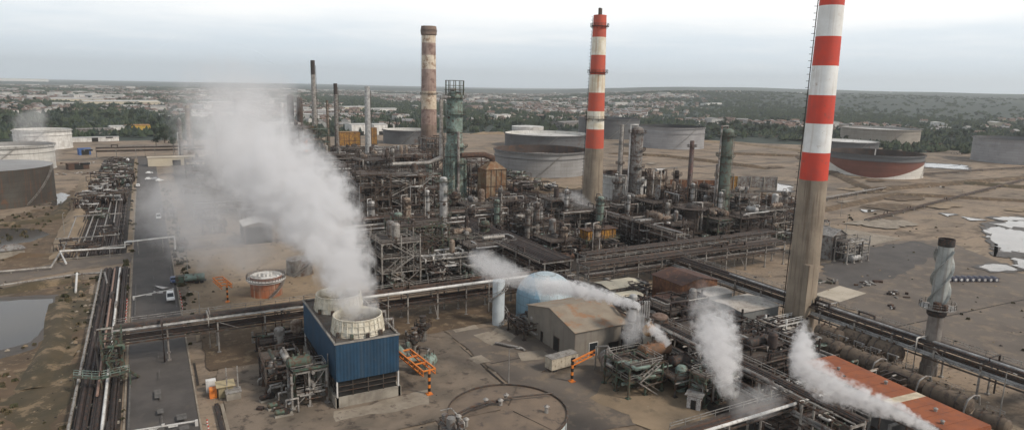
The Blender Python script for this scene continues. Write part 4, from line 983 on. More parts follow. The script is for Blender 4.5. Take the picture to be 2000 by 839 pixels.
# ================================================================== buildings in the plant
SHW = mat('grey_shed_wall', (.24, .215, .18), (.19, .17, .145), .2, .8, 0, streak=.3)
SHR = mat('rust_stained_shed_roof', (.27, .225, .17), (.22, .175, .13), .25, .85, 0, rust=.42, streak=0, rc=(.27, .14, .07), sc2=.22)
shed('beige gabled hall with rust stained roof beside the light blue tank', (88, 127), 16, 21, 7.2, 2.4, SHW, SHR, group=None, ridge='x', doors=((0, 2.6, 2.6, 3.2), (0, 6.0, 2.2, 3.4), (3, -3, 2.2, 3.4), (3, 3.5, .8, 2.6)), wins=((0, -3, 2.2, 3, 1.0),), name='industrial_hall', cat='hall')
RW = mat('rust_brown_cladding', (.15, .065, .035), (.085, .042, .028), .35, .9, 0, rust=.5, streak=.6, rc=(.24, .11, .05))
RR = mat('dark_rust_roof', (.085, .04, .028), (.055, .032, .025), .2, .9, 0, rust=.4, rc=(.15, .07, .04))
shed('rust brown corrugated building between the pipe racks', (131, 137.5), 13, 12, 8.2, 1.4, RW, RR, group=None, ridge='y', doors=((0, 3.5, 2.6, 4), (3, 2, 2, 3)), wins=((0, -3, 1.4, 1, 4.5),), name='compressor_house', cat='building')
shed('low dark lean-to in front of the rust brown building', (122.5, 131.5), 9, 7, 5, .6, DARK, RR, group=None, ridge='y', doors=((0, -1, 3.4, 3.2), (3, 0, 3, 3)), name='compressor_shelter', cat='shed')
PR = mat('pale_patched_roof', (.43, .39, .34), (.28, .25, .22), .3, .8, 0, rust=.4, rc=(.20, .17, .14), sc2=.8)
GWL = mat('grey_building_wall', (.20, .205, .20), (.16, .165, .16), .2, .8, 0, streak=.2)
shed('grey block building with pale patched roof at the tall chimney foot', (134.5, 118.5), 13, 10.5, 5.8, .5, GWL, PR, group=None, ridge='x', doors=((0, -3, 2, 2.4),), wins=((0, 2.8, .9, .8, 3.2), (0, -.5, .5, .5, 2.6)), name='control_building', cat='building')
shed('smaller pale roofed annex behind the grey block building', (131, 127), 9, 6, 7.0, .4, GWL, PR, group=None, ridge='x', doors=((3, 0, 2, 2.4),), name='control_building', cat='building')
shed('cream roofed open shelter under the pipe racks', (117, 149), 12, 7, 5, .5, GREYV, mat('cream_roof_sheet', (.56, .50, .38), (.44, .39, .30), .3, .8, 0, rust=.15), group=None, ridge='x', doors=((0, 0, 6, 4),), name='shelter', cat='shelter')
shed('second cream roofed shelter with gaps, lower, before the first', (112.5, 140.5), 9, 5.5, 4.4, .4, GREYV, MATS['cream_roof_sheet'], group=None, ridge='x', doors=((0, 0, 5, 3.6),), name='shelter', cat='shelter')
shed('small white hut with a grey roof in the sandy yard', (89.4, 88.6), 2.6, 2.6, 2.9, .3, mat('hut_white_wall', (.56, .54, .52), (.36, .33, .32), 1.6, .8, 0, rust=.4, rc=(.15, .13, .13)), GREYV, group=None, doors=((0, -.4, .8, 1.9), (3, 0, .8, 1.9)), name='hut', cat='hut', rz=.5)
# arched dark shelter beyond tall chimney
X, Y = G(1612, 500); t = shed('dark open shelter with white edged gable roof beyond the tall chimney', (X, Y), 8, 10, 9, 2.2, GREYV, PALE, group=None, ridge='y', doors=((0, 0, 6.5, 9.0),), name='shelter', cat='shelter')
# steel lattice next to it and cylinders row
frame('pale frame with pipework standing before the white edged shelter', None, 3, 1, (4, 5), [4, 8], PALE, cl=10, vs=1, xy=(X+2, Y-9), stairs=False, fill=.2, group='process structures of steel')
X, Y = G(1895, 549); t = thing('vessel_battery', 'row of dark cylinders with pale caps lying on the open yard', 'vessels', (X, Y, 0), -.45)
for k in range(9): mb = MB(); mb.cyl((-8+k*2, -1.2, .9), (-8+k*2, 1.2, .9), .85, n=14); mb.k = 1; mb.cyl((-8+k*2, -1.35, .9), (-8+k*2, -1.2, .9), .4, n=12); mb.build('cylinder', [mat('blue_grey_cylinder', (.11, .11, .14), (.07, .07, .09), .5, .6), WHITE], t)
mb = MB(); mb.box((0, 0, .1), (19, 2.6, .2)); mb.build('skid', STEEL, t)
# orange roofed building
OR = mat('orange_roof_membrane', (.29, .085, .030), (.225, .066, .026), .35, .85, 0, rust=.38, streak=0, rc=(.20, .075, .045))
t = thing('pump_house', 'long low building with orange roof beside the flare stack', 'building', (117.8, 69, 0), -.09)
mb = MB(); mb.box((0, 0, 2.9), (8.4, 31.4, 5.8)); mb.build('wall', mat('pump_house_wall', (.15, .14, .13), (.09, .085, .08), .3), t)
mb = MB(); mb.box((0, 6.7, 5.95), (9.2, 18.6, .25)); mb.k = 1; mb.box((0, -3.5, 5.99), (9, 1.8, .25)); mb.k = 0; mb.box((0, -10.1, 5.95), (9.2, 11.4, .25)); mb.build('roof', [OR, mat('cream_rooflight', (.60, .50, .36))], t)
mb = MB(); mb.box((0, -15.88, 5.4), (9.2, .15, .9)); mb.build('fascia', OR, t)
mb = MB()
for k in range(10): mb.ends((-4.55, 14.8-k*3.1, 6.09), (4.55, 14.8-k*3.1, 6.09), .04, .03)
mb.build('roof_lap', mat('roof_lap_seam', (.22, .068, .028), (.17, .055, .025), .5, .85), t)
for k, (x, y) in enumerate(((-1, 10), (2.2, 2), (.5, -9), (-2.8, -12.5))): mb = MB(); mb.cyl((x, y, 6.0), (x, y, 6.6), .28, n=10); mb.cyl((x, y, 6.6), (x, y, 6.8), .42, .1, 10); mb.build('roof_vent', PALE, t)
for k in range(13):
    y = 15-k*2.5
    mb = MB(); mb.ends((-4.6, y, 5.7), (-8.0, y, 5.6), .3); mb.build('rafter', PALE, t)
for k in range(7): mb = MB(); mb.ends((-7.9, 15-k*5, 0), (-7.9, 15-k*5, 5.5), .25); mb.build('post', STEEL, t)
mb = MB(); mb.ends((-7.9, 15.5, 5.3), (-7.9, -15.8, 5.3), .2, .3); mb.build('gutter_beam', STEEL, t)
for k in range(8): mb = MB(); mb.tube([(-6.4, 14-k*4, .2), (-6.4, 14-k*4, 3.2), (-4.3, 14-k*4, 3.2)], .3, 7); mb.build('pipe', R.choice([GREENS, DARK, PALE]), t)
# brown horizontal vessels behind the orange roof
BV = mat('brown_lagged_vessel', (.155, .115, .08), (.10, .075, .055), .3, .85, 0, rust=.5, streak=.3, rc=(.07, .05, .04))
def big_vessel(label, x, y, L_, r, rz=PI/2, z=1.2, m=BV):
    t = thing('horizontal_vessel', label, 'vessel', (x, y, 0), rz, 'brown vessels beside the orange roof')
    drum_parts(t, (0, 0, z+r), L_, r, m, 0, True, 0, 'shell')
    for xx in (-L_*.3, L_*.3): mb = MB(); mb.cyl((xx-.12, 0, z+r), (xx+.12, 0, z+r), r+.12, n=18); mb.build('strap', STEEL, t)
    mb = MB(); railing(mb, [(-L_*.3, -r*.5, z+2*r), (L_*.3, -r*.5, z+2*r)], .9, 2, .07); mb.build('railing', PALE, t)
    return t
for i, (x, y, L_, r, lb) in enumerate(((134.0, 93.5, 6.8, 2.0, 'first brown lagged drum beyond the orange roof, near the steam'), (133.6, 84.6, 7.5, 2.0, 'second brown lagged drum beyond the orange roof'), (133.0, 75.2, 7.8, 1.9, 'third brown lagged drum, just in front of the flare stack'),
    (132.0, 65.6, 7.5, 1.8, 'fourth brown lagged drum, past the flare stack'), (130.6, 57.0, 5, 1.4, 'last brown lagged drum near the end of the orange roof'), (143.5, 93.5, 7, 2.1, 'bulky tan vessel against the long rack, first of the rear row'), (143.5, 85.5, 6, 2.1, 'bulky tan vessel close behind the flare stack foot'), (141.2, 98, 6, 1.9, 'tan vessel half behind the rear row, near the tall chimney'))):
    big_vessel(lb, x, y, L_, r)
for k in range(4): drum('short tan vessel standing between the two rows of brown drums', None, 1.8, 1.5, .6, BV, rz=0, group='tan box vessels', xy=(138.6, 92-k*4.0))
for k, (x, y) in enumerate(((131.2, 79.9), (131.0, 70.4), (130.6, 61.2))):
    t = thing('support_arch', ['pale arch support between the second and third brown drum', 'pale arch support between the third and fourth brown drum', 'pale arch support between the fourth and last brown drum'][k], 'support', (x, y, 0)); mb = MB()
    mb.tube([(-1.2, 0, 0), (-1.2, 0, 3.2), (-.4, 0, 4.9), (1.6, 0, 5.4), (3.4, 0, 4.9), (4.0, 0, 3)], .16, 8); mb.build('hoop', PALE, t); mb = MB(); mb.ends((-1.2, -.6, .1), (-1.2, .6, .1), .3); mb.build('foot', CONC, t)
# ================================================================== pipe racks
MIXA = [BROWNP, DARK, PALE, STEEL, BROWNP, ALU, RUSTY, DARK]
rack('pipe rack bridge crossing the main road above the cars', (-9, 158.3), (31, 158.3), 5.4, (5.4, 7.8), (5, 6), MIXA, 10.5)
rack('long pipe rack passing behind the blue cooling tower with a white top pipe', (31, 158.3), (96, 158.3), 6.0, (4.6, 7.8), (6, 9), [BROWNP, DARK, STEEL, BROWNP, RUSTY, PALE], 8)
pipe_run('bright white pipe lying along the outer edge of the long rack', [(36, 155.1, 8.7), (92, 155.1, 8.7)], .38, WHITE, sup=30)
rack('wide pipe bridge with dark pipes running away from the crossing towards the green column', (106, 165), (106, 236), 11, (6, 8.8), (7, 15), [BROWNP, DARK, DARK, BROWNP, STEEL, RUSTY], 9)
rack('narrower rack descending from the crossing past the rusty roofed hall', (98, 153), (96, 60), 3.8, (4.6, 8.6), (4, 6), [PALE, DARK, STEEL, PALE, GREYV], 9)
rack('rack with silver pipes leading from the crossing to the tall chimney', (112, 160), (196, 160), 6, (5, 8), (7, 9), [PALE, DARK, BROWNP, STEEL, DARK], 9)
rack('second silver rack with white rails just behind the chimney bound rack', (118, 170), (205, 171), 5, (5.5, 8.4), (6, 8), [PALE, BROWNP, DARK, DARK, STEEL], 8, rail=False)
rack('long straight rack running beside the flare stack to the right edge', (146, 168), (146, 20), 5, (5, 7.4), (5, 7), [DARK, DARK, ALU, STEEL, BROWNP], 9.5)
rack('short rack branching off at the right edge with white pipes', (150, 56), (215, 46), 3.6, (6.6,), 4, [WHITE, PALE, ALU], 10)
rack('thin rack across the top of the front decks', (56, 226), (104, 226), 4, (7.5, 10), (4, 6), MIXA, 8)
rack('rack of grey pipes behind the slim pale column', (62, 246), (132, 248), 5, (7, 9.5), (6, 7), MIXA, 8)
rack('rack between the drum rows and the dark green column', (150, 232), (232, 232), 4, (6, 8.5), (5, 6), MIXA, 8)
rack('rack beside the striped chimney foot, running away', (168, 180), (168, 262), 4.4, (6.5, 9), (5, 6), MIXA, 8)
rack('rack running away along the far edge of the columns', (246, 178), (250, 300), 4, (5, 7.5), (5, 6), [RUSTY, BROWNP, PALE, STEEL], 9)
rack('long white topped pipe bridge in front of the pale stack', (60, 411), (135, 409), 3.6, (8.2,), 5, [PALE, WHITE, ALU], 18)
rack('low rusty rack through the far unit near the orange box', (95, 470), (190, 470), 5, (5, 8), (5, 7), MIXA, 10)
rack('rack through the far unit behind the old chimney', (150, 520), (230, 520), 5, (6, 9), (5, 6), MIXA, 10)
rack('far pipe bridge across the main road head', (-34, 593), (44, 593), 6, (5.5, 8), (4, 5), MIXA, 13)
rack('low rack fading behind the steam beside the main road', (16, 320), (80, 320), 4, (5, 7), (4, 5), MIXA, 9)
rack('low pipe rack heading from the grey tank to the striped chimney', (150, 405), (168, 262), 3, (2.4,), 6, [PALE, STEEL, BROWNP], 10, rail=False)
rack('low pipe track curving past the white tank', (174, 398), (196, 290), 2.4, (1.8,), 5, [PALE, STEEL, RUSTY], 10, rail=False)
rack('low pipe track beyond the lattice trestle', (255, 232), (420, 262), 3.4, (1.6,), 6, [PALE, BROWNP, RUSTY, STEEL], 12, rail=False)
rack('dark low pipe track crossing the tank field', (300, 196), (560, 250), 2.4, (1.2,), 4, [DARK, STEEL, RUSTY], 14, rail=False)
rack('dark low pipe track behind the red brown tank', (470, 300), (760, 296), 2.4, (1.2,), 4, [DARK, STEEL], 16, rail=False)
rack('dark pipe rack at the lower edge beneath the steam', (72, 74), (106, 74.3), 3.2, (5.4,), 6, [BROWNP, DARK, WHITE, RUSTY], 8)
# pipe band beside the road: low pipes on sleepers
def band(label, x0, x1, y0, y1, n, zz=.55):
    t = thing('pipe_track', label, 'pipes', ((x0+x1)/2, y0, 0), 0, 'pipe tracks beside the main road'); w = x1-x0
    k = int((y1-y0)/9)
    for i in range(k+1): mb = MB(); mb.box((0, (y1-y0)*i/k, .22), (w, .5, .44)); mb.build('sleeper', CONC, t)
    for j in range(n):
        x = -w/2+.5+(w-1)*j/(n-1)+R.uniform(-.15, .15); r = R.uniform(.14, .42); a = 0; b_ = y1-y0; z = .46+r; pts = [(x, a, z)]
        if R.random() < .45:
            y = R.uniform(10, b_-15); pts += [(x, y, z), (x, y, z+R.uniform(.8, 1.6)), (x, y+5, z+1.1), (x, y+5, z)]
        pts.append((x, b_, z)); mb = MB(); mb.tube(pts, r, 7); mb.build('pipe', R.choice([DARK, BROWNP, DARK, DARK, BROWNP, PALE, DARK, DARK, STEEL]), t)
    return t
band('track of dark pipes beside the road, near stretch below the crossing', -15, -7.8, 92, 242, 14)
band('track of dark pipes beside the road, middle stretch beyond the crossing', -28.4, -10.5, 263, 420, 24)
band('track of dark pipes beside the road, far stretch to the pipe bridge', -27.5, -11, 422, 588, 20)
for i, (x, m) in enumerate(((-15.2, PALE), (-10.2, WHITE), (-11.6, mat('pink_primer_pipe', (.30, .19, .145), (.22, .14, .11), .6, .7)))):
    pipe_run(['grey edge pipe along the track beside the bank', 'white pipe along the track beside the road', 'pinkish pipe in the middle of the near track'][i], [(x, 100+20*i, 1.5), (x, 238, 1.5)], .25, m, None, 12)
for i, x in enumerate((-27.6, -22.5, -17.2, -14.2)):
    pipe_run(['raised pale pipe along the outer edge of the middle track', 'second raised pale pipe of the middle track', 'third raised pale pipe of the middle track', 'raised pale pipe of the middle track closest to the road'][i], [(x, 264+17*i, 2.0), (x+R.uniform(-1, 1), 264+70+40*((i*7) % 4), 2.0)], .28, PALE, None, 14)
for y, z in ((285, 2.6), (330, 2.8), (396, 2.6), (470, 3)):
    pipe_run('pale pipe hopping across the track beside the main road', [(-29, y, .4), (-29, y, z), (-12, y+1, z), (-12, y+1, .4)], .26, PALE, 'pale cross pipes over the track', 9)
pipe_run('white pipe stepping over the main road on tall legs', [G(130, 520)+(1.0,), (-28, 262, 3.2), (-9, 259, 3.4), (-9, 259, 5.2), (6.2, 262, 5.2), (6.2, 262, .3)], .3, WHITE, None, 14)
pipe_run('long pale pipe along the cross road verge', [(*G(-60, 541), .9), (*G(100, 527), .9), (*G(118, 500), 1.2), (*G(255, 484), 1.4)], .32, PALE, None, 9)
pipe_run('second pale pipe on the near side of the cross road', [(*G(-60, 572), .9), (*G(150, 541), .9), (*G(205, 538), 1.0), (*G(210, 560), 1.0)], .3, PALE, None, 9)
pipe_run('short white pipe stub rising beside the bank', [(*G(152, 548), 2.4), (*G(148, 572), .3)], .3, WHITE, None, 9)
# green footbridge over the pipe track
t = thing('footbridge', 'green steel footbridge with railings over the pipe track', 'footbridge', (-15.6, 144, 0))
mb = MB(); mb.ends((0, 3, 3.2), (4.6, 0, 3.2), 1.1, .14); mb.ends((4.6, 0, 3.2), (9.4, 1.4, 3.2), 1.1, .14); mb.build('deck', GREENS, t)
for e in (-.55, .55):
    mb = MB(); railing(mb, [(0, 3+e, 3.25), (4.6, e, 3.25), (9.4, 1.4+e, 3.25)], 1.1, 1.4, .09); mb.build('railing', GREENL, t)
for x, y in ((0, 3), (4.6, 0), (9.4, 1.4)): mb = MB(); mb.ends((x, y-.5, 0), (x, y-.5, 3.1), .22); mb.ends((x, y+.5, 0), (x, y+.5, 3.1), .22); mb.build('leg', GREENS, t)
mb = MB()
for e in (-.45, .45): mb.ends((9.4, 1.4+e, 3.2), (10.8, 5.6+e, 0), .12, .25)
for k in range(9): mb.box((9.4+1.4*k/9, 1.4+4.2*k/9, 3.1-3.1*k/9), (.9, .3, .05))
mb.build('stairs', GREENS, t)
frame('green braced steel tower where the road bridge rack lands', None, 1, 1, (3.4, 4.2), [4.2, 8.6], GREENS, cl=8, vs=0, xy=(-9.2, 152.6), group=None, fill=0, mats=[PALE, GREENS, STEEL])
# road barriers (striped white poles) and posts
SB = mat('red_band_paint', (.5, .06, .03), None, 1)
def barrier(label, p, q, z=1.0):
    p = Vector((*p, 0)); q = Vector((*q, 0)); d = q-p; t = thing('road_barrier', label, 'barrier', p, 0, 'white barrier poles across the main road')
    mb = MB(); mb.ends((0, 0, z), (d.x, d.y, z), .2); mb.build('pole', WHITE, t)
    for k in (0, 1): mb = MB(); mb.box((d.x*k, d.y*k, z/2), (.5, .5, z+.3)); mb.build('post', WHITE, t)
    mb = MB(); mb.box((d.x*.52, d.y*.52, z+.15), (.5, .3, .5)); mb.build('lock_box', WHITE, t)
    for k in (.38, .66):
        mb = MB(); mb.box((d.x*k, d.y*k, z-.3), (1.5, .06, .35)); mb.build('warning_sign', WHITE, t)
barrier('white barrier pole with sign plates across the near road', (-6.6, 123.5), (4.2, 122.5))
barrier('white barrier pole with sign plates across the road beside the white van', (-6.2, 205.5), (3.6, 209))
RWB = [mat('marker_white', (.7, .69, .66), None, 1), SB]
def marker(x, y, label='short red and white marker post beside the main road', g='marker posts beside the main road'):
    t = thing('marker_post', label, 'post', (x, y, 0), 0, g); mb = MB()
    for k in range(4): mb.k = k % 2; mb.cyl((0, 0, k*.28), (0, 0, k*.28+.28), .13, n=8)
    mb.build('post', RWB, t); mb = MB(); mb.box((0, 0, .04), (.5, .5, .08)); mb.build('foot', CONC, t); return t
m0 = marker(5.9, 122)
for x, ys in ((5.9, (119.5, 117, 114.5, 112, 109.5)), (5.2, (206, 203, 200, 197, 194, 191)), (-7.8, (204, 201, 198, 195, 192, 189, 186)), (-8.2, (120, 117, 114, 111))):
    for y in ys: copy_tree(m0, (x, y, 0))
# cars
PW = mat('white_car_paint', (.72, .72, .71), (.66, .66, .65), 1, .3); PB = mat('blue_car_paint', (.03, .06, .16), (.025, .05, .13), 1, .3); PS = mat('silver_car_paint', (.40, .41, .42), None, 1, .3, .5); PR_ = mat('dark_car_paint', (.05, .05, .055), None, 1, .3)
car('white van driving on the near main road just before the barrier', (2.7, 200.5), -PI/2, PW, True)
car('blue car parked beside the white van, beyond the barrier', (4.1, 218), -PI/2, PB)
car('white van further up the main road by the sandy yard', (2.2, 325), -PI/2, PW, True)
car('dark car waiting at the road edge beside the cross road', (-8.2, 276), PI/2, PR_)
for px, rz, m, lb in (((270, 366), PI/2, PW, 'white car on the left lane near the pale cross pipe'), ((291, 353), 0, PW, 'white car turning off at the far yard'), ((305, 353), .1, PS, 'silver car parked beside the white turning car'), ((312, 356), .1, PW, 'white car at the end of the far yard pair'),
    ((250, 366), PI/2, PS, 'silver car beside the far pipe track'), ((249, 351), PI/2, PW, 'white car in the roadside line, third from its head'), ((248, 340), PI/2, PW, 'white car in the roadside line, second from its head'), ((249, 328), PI/2, PR_, 'dark car in the roadside line'), ((250, 316), PI/2, PW, 'white van heading the roadside line'), ((292, 341), 0, PW, 'white car just off the road beyond the far yard pair')):
    car(lb, G(*px), rz, m, 'van' in lb, 'cars on the far main road')
# small road side kiosk with orange sign, barrels
t = thing('kiosk', 'small kiosk with a cream roof, white board and orange panel beside the road', 'kiosk', (10.0, 133, 0))
mb = MB(); mb.box((0, 0, 1.2), (2.6, 2.4, 2.4)); mb.build('wall', mat('kiosk_wall', (.30, .25, .15)), t)
mb = MB(); mb.box((0, 0, 2.47), (3.4, 3.2, .14)); mb.build('roof', mat('kiosk_roof', (.42, .34, .20), (.34, .28, .17)), t)
mb = MB(); mb.box((-2.2, .4, .9), (1.3, 1.6, 1.8)); mb.build('cabinet', ORANGE, t)
mb = MB(); mb.box((-2.3, 3.2, 1.2), (1.8, 1.2, 2.4)); mb.build('white_cabinet', WHITE, t)
t = thing('wooden_bench', 'dark ditch cover edge beside the road kiosk', 'kerb beam', (8, 116, 0)); mb = MB(); mb.box((0, 0, .3), (.7, 26, .6)); mb.build('beam', DARK, t); mb = MB(); mb.box((.9, 0, .15), (.6, 26, .3)); mb.build('kerbstone', CPAD, t); t.name = 'ditch_cover'
t = thing('truck', 'dark green tank truck parked on the sandy yard beside the blue car', 'truck', (*G(372, 553), 0), -.1)
mb = MB(); mb.box((-2.8, 0, 1.5), (2.2, 2.3, 2.2)); mb.build('cab', GREENS, t); mb = MB(); mb.box((-3.92, 0, 1.9), (.05, 1.9, .8)); mb.build('windscreen', GLASS, t)
mb = MB(); mb.cyl((-1.4, 0, 1.9), (4, 0, 1.9), 1.1, n=16); mb.build('tank_barrel', GREENL, t); mb = MB(); mb.box((.4, 0, .8), (8, 1.6, .25)); mb.build('chassis', DARK, t)
for x in (-2.8, 1.8, 3.2):
    for y in (-1, 1): mb = MB(); mb.cyl((x, y*.8, .5), (x, y*1.15, .5), .5, n=14); mb.build('wheel', RUBBER, t)
shed('white roofed open shelter on thin posts behind the orange sided tank', (34.5, 268), 10, 12, 7, 1.2, GREYV, WHITE, group=None, doors=((0, 0, 9, 6.4), (3, 0, 11, 6.4)), name='shelter', cat='shelter')
drum('pale horizontal drum beside the steam veiled yard', None, 6, 1.8, 1, PALE, xy=G(415, 440))
drum('rusty drum on legs in the sandy yard', None, 3, 1.2, .8, RUSTY, xy=G(357, 485))
frame('small dark box frame beside the white van on the upper road', None, 1, 1, (4, 4), [3.4], DARK, cl=5, vs=1, xy=G(330, 425), stairs=False, group=None)
frame('low dark pipe frame in the sandy yard', None, 2, 1, (4, 4), [4.5], STEEL, cl=10, vs=1, xy=G(418, 455), stairs=False, group=None)
t = thing('tent_hut', 'low grey hut with a hipped roof beside the left pond', 'hut', (*G(22, 500), 0), .3); mb = MB(); mb.box((0, 0, 1.3), (7, 5, 2.6)); mb.build('wall', CONC, t)
mb = MB(); mb.add([(-4, -3, 2.62), (4, -3, 2.62), (4, 3, 2.62), (-4, 3, 2.62), (-1.5, 0, 4.2), (1.5, 0, 4.2)], [(0, 1, 5, 4), (1, 2, 5), (2, 3, 4, 5), (3, 0, 4), (3, 2, 1, 0)]); mb.build('roof', GREYV, t)
# wooden wall and bright blocks near drums: walls beyond the columns
for lb, px, L_, hh, m, rz in (('rust striped lean wall beside the slim red stack', (1350, 385), 26, 10, RW, -.5), ('ochre panel wall behind the dark green column', (1423, 372), 10, 9, YELLOW, -.5), ('grey slanting retaining wall with rusty end', (1465, 366), 34, 7, GREYV, -.45)):
    X, Y = G(*px); t = thing('retaining_wall', lb, 'wall', (X, Y, 0), rz); mb = MB(); mb.prism([(-L_/2, -.3), (L_/2, -.3), (L_/2, .3), (-L_/2, .3)], 0, hh); mb.build('panel', m, t)
    for k in range(5): mb = MB(); mb.ends((-L_/2+L_*k/4, -.6, 0), (-L_/2+L_*k/4, -.6, hh), .4); mb.build('buttress', CONC, t)

# ================================================================== heaters and coolers
def heater(label, px, w, d, h, m, legs=3.0, xy=None, stackh=0, group=None, hood=True):
    X, Y = xy or G(*px); t = thing('box_heater', label, 'heater', (X, Y, 0), 0, group)
    for x in (-1, 0, 1):
        for y in (-1, 1): mb = MB(); mb.ends((x*w*.42, y*d*.42, 0), (x*w*.42, y*d*.42, legs), .4); mb.build('leg', STEEL, t)
    mb = MB(); mb.box((0, 0, legs+h/2), (w, d, h)); mb.build('casing', m, t)
    for k in range(5):
        x = -w/2+w*k/4
        for s in (-1, 1): mb = MB(); mb.ends((x, s*(d/2+.08), legs), (x, s*(d/2+.08), legs+h), .28); mb.build('stiffener', STEEL, t)
    for z in (legs+.2, legs+h*.5, legs+h-.1):
        mb = MB(); mb.ring
        for a, b_ in (((-w/2-.2, -d/2-.2), (w/2+.2, -d/2-.2)), ((w/2+.2, -d/2-.2), (w/2+.2, d/2+.2)), ((w/2+.2, d/2+.2), (-w/2-.2, d/2+.2)), ((-w/2-.2, d/2+.2), (-w/2-.2, -d/2-.2))): mb.ends((*a, z), (*b_, z), .22)
        mb.build('band', RUSTY, t)
    if hood:
        z = legs+h; mb = MB(); A = [(-w/2, -d/2, z), (w/2, -d/2, z), (w/2, d/2, z), (-w/2, d/2, z)]; B = [(x*.22, y*.22, z+h*.22) for x, y, _ in A]
        mb.add(A+B, [(0, 1, 5, 4), (1, 2, 6, 5), (2, 3, 7, 6), (3, 0, 4, 7), (4, 5, 6, 7)]); mb.build('hood', m, t)
        mb = MB(); mb.tube([(0, 0, z+h*.12), (0, 0, z+h*.32), (-w*.4, 0, z+h*.42), (-w*1.5, 0, z+h*.42)], w*.12, 10); mb.build('duct', RUSTY, t)
    mb = MB(); mb.ring; railing(mb, [(-w/2-1, -d/2-1, legs), (w/2+1, -d/2-1, legs), (w/2+1, d/2+1, legs)], 1.1, 2.5, .1); mb.build('railing', STEEL, t)
    mb = MB(); mb.box((0, -d/2-.7, legs-.06), (w+2, 1.1, .1)); mb.build('walkway', GRATE, t)
    return t
HBM = mat('heater_cream_rust_panel', (.27, .21, .14), (.17, .115, .065), .25, .8, 0, rust=.65, streak=.9, rc=(.17, .075, .03), sc2=.3)
X, Y = G(960, 412); heater('rusty cream box heater with a pyramid hood beside the green column', None, 11, 9, 16, HBM, 5, xy=(X, Y))
X, Y = G(680, 297); heater('ochre ribbed box heater behind the pale standing stack', None, 19, 12, 15, YELLOW, 3, xy=(X, Y), hood=False)
X, Y = G(727, 288); heater('narrow ochre panel box beside the pale standing stack', None, 7, 8, 16, YELLOW, 3, xy=(X, Y), hood=False)
X, Y = G(602, 312); t = thing('box_heater', 'bright orange stair stack beside the green far heater', 'heater', (X, Y, 0)); mb = MB(); mb.box((0, 0, 9), (5, 5, 18)); mb.build('casing', mat('far_orange', (.75, .24, .02), (.55, .17, .02), .3, .6), t); mb = MB(); mb.box((0, 0, 23), (11, 8, 7)); mb.build('upper_box', mat('ochre_brown_box', (.17, .11, .04), (.10, .07, .03), .2), t)
for z in (6, 12, 18): mb = MB(); mb.box((0, 0, z), (7, 7, .3)); mb.build('platform', STEEL, t)
X, Y = G(624, 314); frame('green clad square heater frame below the tallest thin stack', None, 2, 2, (7, 6), [5, 10, 15, 20, 25], GREENS, mat('green_panel', (.06, .10, .07), (.04, .07, .05), .3), 8, 4, [GREENS, GREENL, STEEL], xy=(X, Y), group=None, fill=1)
# fin fan cooler (ochre box on legs)
X, Y = G(1166, 486); t = thing('fin_fan_cooler', 'ochre ribbed air cooler on a steel table at the striped chimney foot', 'cooler', (X, Y, 0))
OC = mat('ochre_cooler_paint', (.48, .24, .03), (.26, .12, .02), .7, .75, 0, rust=.55, streak=.8, sc2=.8)
mb = MB(); mb.box((0, 0, 6.3), (13, 5, 3.4)); mb.build('casing', OC, t); mb = MB(); mb.box((0, 0, 8.1), (14.5, 6, .2)); mb.build('roof', RUSTY, t)
for k in range(11): mb = MB(); mb.ends((-6.3+k*1.26, -2.55, 4.7), (-6.3+k*1.26, -2.55, 7.9), .22); mb.build('rib', OC if k % 3 else RUSTY, t)
mb = MB(); mb.box((0, -.3, 4.45), (15.5, 7, .25)); mb.build('table', GREENS, t)
for x in (-7, -2.4, 2.4, 7):
    for y in (-3.2, 2.6): mb = MB(); mb.ends((x, y, 0), (x, y, 4.4), .34); mb.build('leg', GREENS, t)
mb = MB(); railing(mb, [(-7.7, -3.7, 4.6), (7.7, -3.7, 4.6)], 1.1, 2.4, .1); mb.build('railing', GREENS, t)
for k in range(3): mb = MB(); mb.tube([(-5+k*4, 1, 8), (-5+k*4, 1, 10), (-3+k*4, 1, 10), (-3+k*4, 3.4, 9), (-3+k*4, 3.4, .5)], .35, 8); mb.build('pipe', [PALE, TANV, DARK][k], t)

